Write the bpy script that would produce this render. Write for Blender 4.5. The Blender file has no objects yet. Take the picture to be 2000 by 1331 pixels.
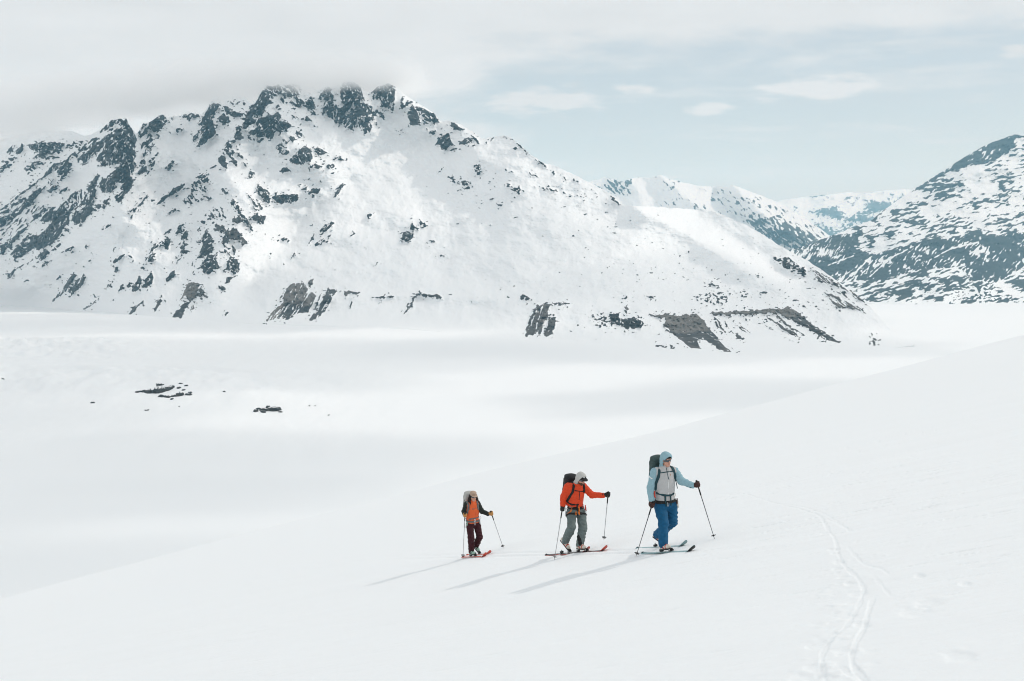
import bpy, math, random
import numpy as np
from mathutils import Vector, Matrix

# ------------------------------------------------------------------ camera, sky, sun, exposure
SC = bpy.context.scene
COL = SC.collection
F_PX = 2222.0                 # focal length in photograph pixels (2000 wide) = 40 mm
HORIZON = 430.0               # photograph row of eye level
PITCH = math.atan((665.5 - HORIZON) / F_PX)

cam_d = bpy.data.cameras.new('camera')
cam_d.sensor_width = 36.0
cam_d.lens = 36.0 * F_PX / 2000.0
cam_d.clip_start = 0.1
cam_d.clip_end = 80000.0
cam = bpy.data.objects.new('camera', cam_d)
COL.objects.link(cam)
cam.location = (0, 0, 0)
cam.rotation_euler = (math.pi / 2 - PITCH, 0, 0)
SC.camera = cam

SUN_DIR = Vector((2.66, 1.05, 2.30)).normalized()          # towards the sun
SUN_EL = math.asin(SUN_DIR.z)
SUN_AZ = math.atan2(SUN_DIR.x, SUN_DIR.y)                  # from +Y towards +X

def build_world():
    w = bpy.data.worlds.new('World')
    SC.world = w
    w.use_nodes = True
    nt = w.node_tree
    N, L = nt.nodes, nt.links
    N.clear()
    out = N.new('ShaderNodeOutputWorld')
    bg = N.new('ShaderNodeBackground')
    bg.inputs['Strength'].default_value = 1.0
    L.new(bg.outputs[0], out.inputs['Surface'])
    sky = N.new('ShaderNodeTexSky')
    sky.sky_type = 'NISHITA'
    sky.sun_disc = False
    sky.sun_elevation = SUN_EL
    sky.sun_rotation = SUN_AZ
    sky.altitude = 900
    sky.air_density = 1.0
    sky.dust_density = 2.0
    sky.ozone_density = 1.2
    def math_(op, a, b=None, c=None, clamp=False):
        n = N.new('ShaderNodeMath'); n.operation = op; n.use_clamp = clamp
        for i, v in enumerate((a, b, c)):
            if v is None: continue
            if isinstance(v, (int, float)): n.inputs[i].default_value = v
            else: L.new(v, n.inputs[i])
        return n.outputs[0]
    sc = N.new('ShaderNodeVectorMath'); sc.operation = 'SCALE'
    sc.inputs['Scale'].default_value = 0.10
    L.new(sky.outputs[0], sc.inputs[0])
    tc = N.new('ShaderNodeTexCoord')
    sep = N.new('ShaderNodeSeparateXYZ')
    L.new(tc.outputs['Generated'], sep.inputs[0])
    x, y, z = sep.outputs
    az = math_('ARCTAN2', x, y)
    el = math_('ARCSINE', z)
    def noise(sx, sy, detail, off, rough=0.55):
        cb = N.new('ShaderNodeCombineXYZ')
        L.new(math_('MULTIPLY', az, sx), cb.inputs[0])
        L.new(math_('MULTIPLY', el, sy), cb.inputs[1])
        cb.inputs[2].default_value = off
        n = N.new('ShaderNodeTexNoise')
        n.inputs['Scale'].default_value = 1.0
        n.inputs['Detail'].default_value = detail
        n.inputs['Roughness'].default_value = rough
        L.new(cb.outputs[0], n.inputs['Vector'])
        return math_('SUBTRACT', n.outputs['Fac'], 0.5)
    n1 = noise(7.0, 24.0, 6.0, 3.1)
    n2 = noise(22.0, 90.0, 5.0, 9.7)
    n3 = noise(4.0, 60.0, 4.0, 21.3)
    # the cloud bank: everything to the left of the summit and everything high up
    left = math_('MULTIPLY', math_('SUBTRACT', -0.02, az), 5.0)
    high = math_('MULTIPLY', math_('SUBTRACT', el, math_('MULTIPLY_ADD', az, 0.035, 0.128)), 17.0)
    bank = math_('MAXIMUM', left, high)
    bank = math_('ADD', bank, math_('MULTIPLY', n1, 1.9))
    bank = math_('ADD', bank, math_('MULTIPLY', n2, 0.5))
    bk = N.new('ShaderNodeMapRange'); bk.interpolation_type = 'SMOOTHSTEP'
    L.new(bank, bk.inputs[0]); bk.inputs[1].default_value = -0.25; bk.inputs[2].default_value = 0.42
    cover = bk.outputs[0]
    wisp = N.new('ShaderNodeMapRange'); wisp.interpolation_type = 'SMOOTHSTEP'
    L.new(math_('ADD', n3, math_('MULTIPLY', n2, 0.5)), wisp.inputs[0]); wisp.inputs[1].default_value = 0.02; wisp.inputs[2].default_value = 0.28; wisp.inputs[4].default_value = 0.5
    cover = math_('MAXIMUM', cover, wisp.outputs[0])
    # a few small puffs below the bank
    for (pa, pe, wa, we, k) in ((0.030, 0.101, 0.055, 0.014, 1.0), (0.100, 0.112, 0.035, 0.006, .75), (0.262, 0.109, 0.058, 0.012, 1.0),
                                (0.168, 0.093, 0.018, 0.006, .9), (0.41, 0.132, 0.02, 0.007, .9), (0.44, 0.084, 0.03, 0.008, .8)):
        da = math_('DIVIDE', math_('SUBTRACT', az, pa), wa)
        de = math_('DIVIDE', math_('SUBTRACT', el, pe), we)
        r2 = math_('ADD', math_('MULTIPLY', da, da), math_('MULTIPLY', de, de))
        g = math_('EXPONENT', math_('MULTIPLY', r2, -1.0))
        g = math_('ADD', math_('MULTIPLY', g, k), math_('MULTIPLY', math_('MULTIPLY', n2, 2.6), math_('MINIMUM', math_('MULTIPLY', g, 3.0), 1.0)))
        pr = N.new('ShaderNodeMapRange'); pr.interpolation_type = 'SMOOTHSTEP'
        L.new(g, pr.inputs[0]); pr.inputs[1].default_value = 0.25; pr.inputs[2].default_value = 0.85
        pr.inputs[4].default_value = 0.9
        cover = math_('MAXIMUM', cover, pr.outputs[0])
    # thin veil over the blue part
    veil = math_('ADD', math_('MULTIPLY', n3, 0.5), 0.74)
    m1 = N.new('ShaderNodeMixRGB')
    L.new(veil, m1.inputs[0]); L.new(sc.outputs[0], m1.inputs[1]); m1.inputs[2].default_value = VEIL
    # cloud brightness varies softly
    var = math_('MULTIPLY_ADD', n1, 0.22, 1.0)
    var = math_('MULTIPLY_ADD', n3, 0.08, var)
    cc = N.new('ShaderNodeVectorMath'); cc.operation = 'SCALE'
    cc.inputs[0].default_value = CLOUD[:3]
    L.new(var, cc.inputs['Scale'])
    m2 = N.new('ShaderNodeMixRGB')
    L.new(cover, m2.inputs[0]); L.new(m1.outputs[0], m2.inputs[1]); L.new(cc.outputs[0], m2.inputs[2])
    L.new(m2.outputs[0], bg.inputs['Color'])

VEIL = (0.595, 0.66, 0.70, 1)
CLOUD = (0.742, 0.774, 0.793, 1)
build_world()

sun_d = bpy.data.lights.new('sun', 'SUN')
sun_d.energy = 1.3
sun_d.angle = math.radians(1.2)
sun_d.color = (1.0, 0.965, 0.90)
sun = bpy.data.objects.new('sun', sun_d)
COL.objects.link(sun)
sun.rotation_euler = (-SUN_DIR).to_track_quat('-Z', 'Y').to_euler()

vs = SC.view_settings
vs.view_transform = 'Standard'
vs.look = 'None'
vs.exposure = 0.0
vs.gamma = 1.0
vs.use_curve_mapping = False
cy = SC.cycles
cy.max_bounces = 8
cy.diffuse_bounces = 3
cy.glossy_bounces = 2
cy.volume_bounces = 10
cy.use_adaptive_sampling = True
cy.adaptive_threshold = 0.015
cy.use_denoising = True
cy.filter_width = 1.05

# ------------------------------------------------------------------ helpers
CP, SP = math.cos(PITCH), math.sin(PITCH)
def ray(px, py):
    """world direction of a photograph pixel, scaled so that y = 1"""
    px = np.asarray(px, float); py = np.asarray(py, float)
    u = (px - 1000.0) / F_PX; v = (665.5 - py) / F_PX
    y = CP + v * SP
    z = -SP + v * CP
    return u / y, z / y
def at(px, py, Y):
    a, b = ray(px, py)
    return np.array([a * Y, Y, b * Y])
def project(x, y, z):
    """world to photograph pixels"""
    d = y * CP - z * SP
    v = y * SP + z * CP
    return 1000.0 + F_PX * x / d, 665.5 - F_PX * v / d

_rng = np.random.RandomState(7)
_PERM = np.concatenate([_rng.permutation(256)] * 3)
_GR = np.stack([np.cos(np.arange(256) * 2.399963), np.sin(np.arange(256) * 2.399963)], 1)
def perlin(x, y, seed=0):
    x = np.asarray(x, float) + seed * 17.31; y = np.asarray(y, float) + seed * 9.73
    xi = np.floor(x).astype(np.int64); yi = np.floor(y).astype(np.int64)
    xf = x - xi; yf = y - yi
    u = xf * xf * xf * (xf * (xf * 6 - 15) + 10); v = yf * yf * yf * (yf * (yf * 6 - 15) + 10)
    def g(ix, iy, fx, fy):
        h = _PERM[_PERM[ix & 255] + (iy & 255)]
        return _GR[h, 0] * fx + _GR[h, 1] * fy
    a = g(xi, yi, xf, yf); b = g(xi + 1, yi, xf - 1, yf)
    c = g(xi, yi + 1, xf, yf - 1); d = g(xi + 1, yi + 1, xf - 1, yf - 1)
    return ((a + (b - a) * u) * (1 - v) + (c + (d - c) * u) * v) * 1.5
def fbm(x, y, octv=5, seed=0, gain=0.5, lac=2.03):
    s = 0.0; a = 1.0; t = 0.0
    for i in range(octv):
        s = s + a * perlin(x, y, seed + i * 3); t += a * a
        x = x * lac; y = y * lac; a *= gain
    return s / math.sqrt(t)
def ridged(x, y, octv=5, seed=0):
    s = 0.0; a = 1.0; t = 0.0
    for i in range(octv):
        s = s + a * (1 - 2.2 * np.abs(perlin(x, y, seed + i * 3))); t += a
        x = x * 2.1; y = y * 2.1; a *= 0.5
    return s / t
def sstep(a, b, x):
    t = np.clip((x - a) / (b - a), 0, 1)
    return t * t * (3 - 2 * t)
def interp(pts, x):
    p = np.array(pts, float)
    return np.interp(x, p[:, 0], p[:, 1])
def blur(A, r, n=2):
    """box blur along both axes, n times"""
    for _ in range(n):
        for ax in (0, 1):
            P = np.concatenate([np.repeat(np.take(A, [0], ax), r + 1, ax), A, np.repeat(np.take(A, [-1], ax), r, ax)], ax)
            C = np.cumsum(P, axis=ax)
            k = A.shape[ax]
            hi = np.take(C, np.arange(2 * r + 1, 2 * r + 1 + k), ax); lo = np.take(C, np.arange(0, k), ax)
            A = (hi - lo) / (2 * r + 1)
    return A

def mesh_np(name, verts, faces, mat=None, attrs=None, smooth=True):
    """verts (n,3), faces (m,4) or (m,3) numpy -> mesh"""
    verts = np.asarray(verts, np.float32); faces = np.asarray(faces, np.int32)
    me = bpy.data.meshes.new(name)
    k = faces.shape[1]
    me.vertices.add(len(verts)); me.vertices.foreach_set('co', verts.ravel())
    me.loops.add(faces.size); me.loops.foreach_set('vertex_index', faces.ravel())
    me.polygons.add(len(faces))
    me.polygons.foreach_set('loop_start', np.arange(0, faces.size, k, dtype=np.int32))
    me.polygons.foreach_set('loop_total', np.full(len(faces), k, np.int32))
    me.polygons.foreach_set('use_smooth', np.full(len(faces), smooth, bool))
    for an, av in (attrs or {}).items():
        a = me.attributes.new(an, 'FLOAT', 'POINT')
        a.data.foreach_set('value', np.asarray(av, np.float32).ravel())
    me.update(calc_edges=True)
    if mat: me.materials.append(mat)
    return me
def link(name, me, parent=None, label=None, cat=None, group=None, kind=None):
    o = bpy.data.objects.new(name, me)
    COL.objects.link(o)
    if parent is not None: o.parent = parent
    if label: o['label'] = label
    if cat: o['category'] = cat
    if group: o['group'] = group
    if kind: o['kind'] = kind
    return o
def grid_faces(nr, nc):
    i = np.arange(nr * nc).reshape(nr, nc)
    return np.stack([i[:-1, :-1], i[:-1, 1:], i[1:, 1:], i[1:, :-1]], -1).reshape(-1, 4)
def submesh(name, V, Fc, sel, mat, attrs):
    f = Fc[sel]
    if not len(f): return None
    idx, inv = np.unique(f.ravel(), return_inverse=True)
    return mesh_np(name, V[idx], inv.reshape(f.shape), mat, {k: a[idx] for k, a in attrs.items()})

# ------------------------------------------------------------------ materials
MATS = {}
def new_mat(name):
    m = bpy.data.materials.new(name); m.use_nodes = True
    MATS[name] = m
    return m, m.node_tree.nodes, m.node_tree.links, m.node_tree.nodes['Principled BSDF']
def plain(name, col, rough=0.7, var=0.12, scale=40.0, bump=0.0, metal=0.0, spec=0.3, coat=0.0):
    """a coloured surface with fine mottling and an optional weave bump"""
    m, N, L, B = new_mat(name)
    tc = N.new('ShaderNodeTexCoord')
    n = N.new('ShaderNodeTexNoise'); n.inputs['Scale'].default_value = scale; n.inputs['Detail'].default_value = 4
    L.new(tc.outputs['Object'], n.inputs['Vector'])
    r = N.new('ShaderNodeValToRGB')
    r.color_ramp.elements[0].position = 0.3; r.color_ramp.elements[1].position = 0.7
    c = np.array(col[:3])
    r.color_ramp.elements[0].color = (*np.clip(c * (1 - var), 0, 1), 1)
    r.color_ramp.elements[1].color = (*np.clip(c * (1 + var), 0, 1), 1)
    L.new(n.outputs['Fac'], r.inputs[0]); L.new(r.outputs[0], B.inputs['Base Color'])
    B.inputs['Roughness'].default_value = rough
    B.inputs['Metallic'].default_value = metal
    B.inputs['Specular IOR Level'].default_value = spec
    if coat: B.inputs['Coat Weight'].default_value = coat
    if bump:
        b = N.new('ShaderNodeBump'); b.inputs['Strength'].default_value = bump; b.inputs['Distance'].default_value = 0.004
        L.new(n.outputs['Fac'], b.inputs['Height']); L.new(b.outputs[0], B.inputs['Normal'])
    return m

def snow_mat(name, scale, dist, strength=0.35, base=(0.885, 0.90, 0.91)):
    m, N, L, B = new_mat(name)
    tc = N.new('ShaderNodeTexCoord')
    mp = N.new('ShaderNodeMapping')
    mp.inputs['Rotation'].default_value = (0, 0, math.radians(-22)); mp.inputs['Scale'].default_value = (0.35, 1.0, 1.0)
    L.new(tc.outputs['Object'], mp.inputs[0])
    n = N.new('ShaderNodeTexNoise'); n.inputs['Scale'].default_value = scale; n.inputs['Detail'].default_value = 7
    n.inputs['Roughness'].default_value = 0.6
    L.new(mp.outputs[0], n.inputs['Vector'])
    b = N.new('ShaderNodeBump'); b.inputs['Strength'].default_value = strength; b.inputs['Distance'].default_value = dist
    L.new(n.outputs['Fac'], b.inputs['Height']); L.new(b.outputs[0], B.inputs['Normal'])
    B.inputs['Base Color'].default_value = (*base, 1)
    B.inputs['Roughness'].default_value = 0.75
    B.inputs['Specular IOR Level'].default_value = 0.15
    return m

def mountain_mat(name, rock_a, rock_b, brown_a, brown_b, scale, fleck=0.0):
    """snow where the mesh attribute 'rock' is 0, bare rock where it is 1, scree where 'brown' is 1"""
    m, N, L, B = new_mat(name)
    at_r = N.new('ShaderNodeAttribute'); at_r.attribute_name = 'rock'
    at_b = N.new('ShaderNodeAttribute'); at_b.attribute_name = 'brown'
    tc = N.new('ShaderNodeTexCoord')
    n = N.new('ShaderNodeTexNoise'); n.inputs['Scale'].default_value = scale; n.inputs['Detail'].default_value = 8
    n.inputs['Roughness'].default_value = 0.65
    L.new(tc.outputs['Object'], n.inputs['Vector'])
    def ramp(c0, c1):
        r = N.new('ShaderNodeValToRGB')
        r.color_ramp.elements[0].position = 0.35; r.color_ramp.elements[1].position = 0.68
        r.color_ramp.elements[0].color = (*c0, 1); r.color_ramp.elements[1].color = (*c1, 1)
        L.new(n.outputs['Fac'], r.inputs[0])
        return r.outputs[0]
    mx = N.new('ShaderNodeMixRGB')
    L.new(at_b.outputs['Fac'], mx.inputs[0]); L.new(ramp(rock_a, rock_b), mx.inputs[1]); L.new(ramp(brown_a, brown_b), mx.inputs[2])
    n2 = N.new('ShaderNodeTexNoise'); n2.inputs['Scale'].default_value = scale * 6; n2.inputs['Detail'].default_value = 5
    L.new(tc.outputs['Object'], n2.inputs['Vector'])
    a1 = N.new('ShaderNodeMath'); a1.operation = 'MULTIPLY_ADD'
    a1.inputs[1].default_value = 0.36; a1.inputs[2].default_value = -0.18
    L.new(n2.outputs['Fac'], a1.inputs[0])
    a2 = N.new('ShaderNodeMath'); a2.operation = 'ADD'
    L.new(at_r.outputs['Fac'], a2.inputs[0]); L.new(a1.outputs[0], a2.inputs[1])
    st = N.new('ShaderNodeMapRange'); st.interpolation_type = 'SMOOTHSTEP'
    st.inputs[1].default_value = 0.40; st.inputs[2].default_value = 0.60
    cov = a2.outputs[0]
    if fleck:
        # snow lodged on ledges and in cracks of the bare rock
        mp = N.new('ShaderNodeMapping'); mp.inputs['Scale'].default_value = (fleck, fleck * 0.6, fleck * 0.55); mp.inputs['Rotation'].default_value = (0, 0.5, 0.3)
        L.new(tc.outputs['Object'], mp.inputs[0])
        n3 = N.new('ShaderNodeTexNoise'); n3.inputs['Scale'].default_value = 1.0; n3.inputs['Detail'].default_value = 4; n3.inputs['Roughness'].default_value = 0.62
        L.new(mp.outputs[0], n3.inputs['Vector'])
        fl = N.new('ShaderNodeMapRange'); fl.inputs[1].default_value = 0.56; fl.inputs[2].default_value = 0.64; fl.inputs[4].default_value = 0.6
        L.new(n3.outputs['Fac'], fl.inputs[0])
        nb = N.new('ShaderNodeMath'); nb.operation = 'MULTIPLY_ADD'; nb.inputs[1].default_value = -1.0; nb.inputs[2].default_value = 1.0
        L.new(at_b.outputs['Fac'], nb.inputs[0])
        fm = N.new('ShaderNodeMath'); fm.operation = 'MULTIPLY'; L.new(fl.outputs[0], fm.inputs[0]); L.new(nb.outputs[0], fm.inputs[1])
        a3 = N.new('ShaderNodeMath'); a3.operation = 'SUBTRACT'
        L.new(cov, a3.inputs[0]); L.new(fm.outputs[0], a3.inputs[1]); cov = a3.outputs[0]
    L.new(cov, st.inputs[0])
    m2 = N.new('ShaderNodeMixRGB')
    m2.inputs[1].default_value = (0.885, 0.90, 0.91, 1)
    L.new(st.outputs[0], m2.inputs[0]); L.new(mx.outputs[0], m2.inputs[2])
    L.new(m2.outputs[0], B.inputs['Base Color'])
    bm = N.new('ShaderNodeBump'); bm.inputs['Distance'].default_value = 0.25 / scale
    bs = N.new('ShaderNodeMath'); bs.operation = 'MULTIPLY_ADD'; bs.inputs[1].default_value = 0.5; bs.inputs[2].default_value = 0.05
    L.new(st.outputs[0], bs.inputs[0]); L.new(bs.outputs[0], bm.inputs['Strength'])
    L.new(n.outputs['Fac'], bm.inputs['Height']); L.new(bm.outputs[0], B.inputs['Normal'])
    B.inputs['Roughness'].default_value = 0.85
    B.inputs['Specular IOR Level'].default_value = 0.15
    return m
# ------------------------------------------------------------------ the snow slope the party climbs
GA, GB, GC = -2.58, 0.26, -0.2016
GK, GY0 = 6.2e-5, 60.0
VALLEY = -300.0
def slope_z(x, y):
    d = np.maximum(y - GY0, 0)
    z = GA + GB * x + GC * y - GK * d * d
    # long soft rolls
    far = sstep(26, 70, y)
    z = z + far * 0.35 * perlin(x * 0.021 + 3.0, y * 0.013, 2) * np.minimum(y / 60, 3.0)
    return z
def G(px, py):
    """point of the slope seen at a photograph pixel (near part, where it is a plane)"""
    a, b = ray(px, py)
    Y = GA / (b - GB * a - GC)
    return np.array([a * Y, Y, b * Y])
GN = np.array([-GB, -GC, 1.0]); GN /= np.linalg.norm(GN)

def seg_dist(X, Y, pts):
    """distance to a polyline, parameter along it"""
    best = np.full(X.shape, 1e9); par = np.zeros(X.shape); acc = 0.0
    for (x0, y0), (x1, y1) in zip(pts[:-1], pts[1:]):
        dx, dy = x1 - x0, y1 - y0; l2 = dx * dx + dy * dy + 1e-12; l = math.sqrt(l2)
        t = np.clip(((X - x0) * dx + (Y - y0) * dy) / l2, 0, 1)
        d = np.hypot(X - x0 - t * dx, Y - y0 - t * dy)
        m = d < best
        best = np.where(m, d, best); par = np.where(m, acc + t * l, par)
        acc += l
    return best, par, acc

def smooth_path(pts, n=6):
    """Catmull-Rom through the points"""
    p = [np.array(q, float) for q in pts]
    p = [2 * p[0] - p[1]] + p + [2 * p[-1] - p[-2]]
    out = []
    for i in range(1, len(p) - 2):
        for k in range(n):
            t = k / n
            out.append(0.5 * (2 * p[i] + (p[i + 1] - p[i - 1]) * t + (2 * p[i - 1] - 5 * p[i] + 4 * p[i + 1] - p[i + 2]) * t * t
                              + (3 * p[i] - p[i - 1] - 3 * p[i + 1] + p[i + 2]) * t ** 3))
    out.append(p[-2])
    return out

def build_slope():
    rows = np.concatenate([np.geomspace(3.5, 7.5, 24, endpoint=False), np.geomspace(7.5, 30, 500, endpoint=False), np.geomspace(30, 46, 44, endpoint=False), np.geomspace(46, 2600, 110)])
    cols = np.concatenate([np.linspace(-1900, -260, 34, endpoint=False), np.linspace(-260, 1370, 290, endpoint=False), np.linspace(1370, 1960, 370, endpoint=False), np.linspace(1960, 2260, 56, endpoint=False), np.linspace(2260, 3900, 34)])
    U = (cols - 1000) / F_PX
    Y = np.repeat(rows[:, None], len(cols), 1)
    X = Y * U[None, :] * 1.0
    Z = slope_z(X, Y)
    near = 1 - sstep(30, 60, Y)
    # wind-worked surface: long low streaks, crusts and scoops
    ca, sa = math.cos(math.radians(24)), math.sin(math.radians(24))
    A = X * ca - Y * sa; B = X * sa + Y * ca
    h = 0.030 * fbm(A * 0.16, B * 0.34, 3, 11)
    s1 = fbm(A * 0.55, B * 2.6, 4, 21)
    patch = sstep(-0.1, 0.9, fbm(X * 0.13, Y * 0.16, 3, 31))
    h += 0.014 * patch * s1
    st = fbm(A * 1.1, B * 6.5, 3, 41)
    h -= 0.075 * np.maximum(st - 0.5, 0) * (0.3 + patch)
    lump = fbm(A * 2.4, B * 4.2, 2, 61)
    h += 0.030 * np.maximum(lump - 0.7, 0) * patch
    # packed, even snow where the party stands
    for (qx, qy) in ((1300, 1077), (1120, 1082), (928, 1086)):
        p = G(qx, qy)
        h = h * (1 - np.exp(-(((X - p[0]) / 1.1) ** 2 + ((Y - p[1]) / 1.8) ** 2) ** 2))
    # old ski tracks and boot holes, traced on the slope
    X0, Y0 = X, Y
    def track(pix, width, depth, rim=0.08, wob=0.02, fade=0.5, seed=0):
        nonlocal h
        pts = smooth_path([G(*p)[:2] for p in pix])
        ys = [q[1] for q in pts]; xs = [q[0] for q in pts]
        r0, r1 = np.searchsorted(rows, min(ys) - .6), np.searchsorted(rows, max(ys) + .6)
        us = [x / y for x, y in zip(xs, ys)]
        c0, c1 = np.searchsorted(U, min(us) - .05), np.searchsorted(U, max(us) + .05)
        sl = (slice(r0, r1), slice(c0, c1))
        X, Y = X0[sl], Y0[sl]
        d, t, tot = seg_dist(X, Y, pts)
        dd = d + wob * perlin(t * 3.1, X * 0.0 + seed, seed)
        keep = 0.5 + 0.5 * sstep(-0.35, 0.25, perlin(t * 1.3, X * 0 + 5, seed + 3))
        k = (1 - fade) + fade * keep
        ends = sstep(0, 0.35, t) * sstep(0, 0.35, tot - t) + 0.25
        core = -np.exp(-(dd / width) ** 4)
        rimv = np.exp(-((dd - width * 1.7) / (width * 0.55)) ** 2) * rim
        rough = 1 + 0.35 * perlin(X * 9, Y * 7, seed + 9)
        h[sl] += 0.21 * depth * k * np.minimum(ends, 1) * (core + rimv) * rough
    track([(1400, 966), (1440, 963), (1475, 972), (1520, 986), (1560, 995), (1600, 1008), (1618, 1036), (1632, 1058), (1638, 1085), (1652, 1107), (1676, 1131), (1690, 1156)], 0.024, 0.031, seed=1)
    track([(1500, 984), (1545, 988), (1590, 997), (1625, 1012), (1665, 1040)], 0.022, 0.022, seed=2)
    track([(1615, 1012), (1645, 1028), (1660, 1040)], 0.020, 0.022, seed=12)
    track([(1655, 1068), (1668, 1084), (1690, 1103), (1716, 1110), (1740, 1126)], 0.022, 0.027, seed=3)
    track([(1705, 1125), (1722, 1142), (1742, 1164)], 0.020, 0.019, seed=4)
    track([(1705, 1165), (1698, 1190), (1688, 1225), (1672, 1255), (1664, 1280), (1668, 1302), (1690, 1325), (1705, 1345)], 0.024, 0.035, seed=5)
    track([(1690, 1140), (1678, 1180), (1665, 1205), (1652, 1226), (1625, 1248), (1608, 1275), (1606, 1300), (1616, 1335)], 0.022, 0.025, seed=6)
    track([(1636, 1294), (1656, 1312), (1690, 1330), (1715, 1350)], 0.027, 0.031, seed=7)
    track([(1770, 1198), (1790, 1190), (1808, 1186), (1830, 1172)], 0.031, 0.025, seed=8)
    # the skin track of the party: two thin parallel lines
    for off in (-2, 4):
        track([(560, 1100 + off), (690, 1093 + off), (800, 1088 + off), (930, 1085 + off), (1030, 1081 + off), (1120, 1080 + off), (1210, 1077 + off), (1300, 1077 + off)], 0.055, 0.13, rim=0.15, wob=0.015, seed=20 + off)
    holes = [(1652, 1204, .09), (1683, 1222, .07), (1600, 1260, .08), (1592, 1305, .08), (1598, 1323, .09), (1676, 1158, .09), (1658, 1140, .06), (1646, 1128, .06),
             (1636, 1098, .06), (1626, 1074, .06), (1612, 1042, .06), (1786, 1194, .13), (1816, 1178, .10), (1872, 1279, .10), (1566, 1322, .09),
             (1636, 1110, .06), (1650, 1272, .07), (1630, 1082, .05), (1884, 1139, .05), (1796, 1124, .05)]
    rr = random.Random(4)
    def win(p, r):
        r0, r1 = np.searchsorted(rows, p[1] - r), np.searchsorted(rows, p[1] + r)
        c0, c1 = np.searchsorted(U, (p[0] - r) / p[1]), np.searchsorted(U, (p[0] + r) / p[1])
        sl = (slice(r0, r1), slice(c0, c1))
        return sl, X0[sl], Y0[sl]
    for (hx, hy, r) in holes:
        p = G(hx, hy); sl, X, Y = win(p, 1.2)
        d2 = ((X - p[0]) / r) ** 2 + ((Y - p[1]) / (r * 1.9)) ** 2
        d2 = d2 * (1 + 0.8 * perlin(X * 7, Y * 6, 5)) + 0.25 * perlin(X * 16, Y * 13, 6)
        h[sl] -= 0.014 * np.exp(-np.maximum(d2, 0) ** 2)
        d3 = ((X - p[0] + r * rr.uniform(-1, 1)) / (r * 1.2)) ** 2 + ((Y - p[1] - r * 2.2) / (r * 1.6)) ** 2
        h[sl] += 0.007 * np.exp(-d3) * (0.5 + perlin(X * 9, Y * 8, 8))
    # broken crust lumps beside the tracks
    for i in range(110):
        t = rr.random()
        bx = 1690 - 60 * math.sin(t * 3.4) + rr.gauss(0, 26) - 60 * (t > .8) * rr.random(); by = 1075 + t * 260
        p = G(bx, by); r = rr.uniform(0.02, 0.055); sl, X, Y = win(p, .4)
        d2 = ((X - p[0]) / r) ** 2 + ((Y - p[1]) / (r * 1.4)) ** 2
        h[sl] += rr.choice((1, 1, -1)) * rr.uniform(0.004, 0.010) * np.exp(-d2)
    X, Y = X0, Y0
    Z = Z + h * near + (1 - near) * 0.02 * fbm(A * 0.16, B * 0.34, 3, 11)
    V = np.stack([X, Y, Z], -1).reshape(-1, 3)
    m = snow_mat('slope_snow', 7.0, 0.018, 0.8)
    me = mesh_np('snow_slope', V, grid_faces(len(rows), len(cols))[:, ::-1], m)
    me.flip_normals()
    link('snow_slope', me, kind='structure')
build_slope()

# ------------------------------------------------------------------ the snowed-over glacier in the valley
def valley_z(x, y):
    z = VALLEY + 1.6 * fbm(x / 420, y / 900, 3, 5) * sstep(700, 1500, y)
    # the rocky knoll on the left
    u = x / np.maximum(y, 1)
    a = np.exp(-((u + 0.42) / 0.20) ** 2 - ((y - 2060) / 210) ** 2)
    b = np.exp(-((u + 0.30) / 0.075) ** 2 - ((y - 2060) / 150) ** 2)
    c = np.exp(-((u + 0.215) / 0.05) ** 2 - ((y - 1860) / 90) ** 2)
    z = z + 24 * a * (1 + 0.4 * fbm(x / 75, y / 110, 4, 8)) + 8 * b * (1 + 0.5 * fbm(x / 40, y / 60, 3, 9)) + 8 * c
    # crevassed swell behind it
    e = np.exp(-((u + 0.42) / 0.10) ** 4) * np.exp(-((y - 2640) / 190) ** 2)
    z = z + e * (14 + 11.0 * ridged(x / 80 + y / 160, y / 60, 4, 15) + 8 * fbm(x / 40, y / 60, 4, 17))
    z = z + 1.1 * fbm(x / 60, y / 150, 4, 19) * sstep(1000, 1500, y)
    # beyond the bend the valley falls away
    return z - 0.06 * np.clip(y - 3500, 0, 4500)
def build_valley():
    rows = np.concatenate([np.geomspace(420, 1500, 60, endpoint=False), np.geomspace(1500, 3300, 170, endpoint=False), np.geomspace(3300, 30000, 60)])
    cols = np.concatenate([np.linspace(-2600, -200, 40, endpoint=False), np.linspace(-200, 800, 250, endpoint=False), np.linspace(800, 4600, 110)])
    U = (cols - 1000) / F_PX
    Y = np.repeat(rows[:, None], len(cols), 1); X = Y * U[None, :]
    Z = valley_z(X, Y)
    m = snow_mat('valley_snow', 0.02, 1.6, 0.5)
    me = mesh_np('valley_floor', np.stack([X, Y, Z], -1).reshape(-1, 3), grid_faces(len(rows), len(cols)), m)
    link('valley_floor', me, kind='structure')
build_valley()

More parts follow.
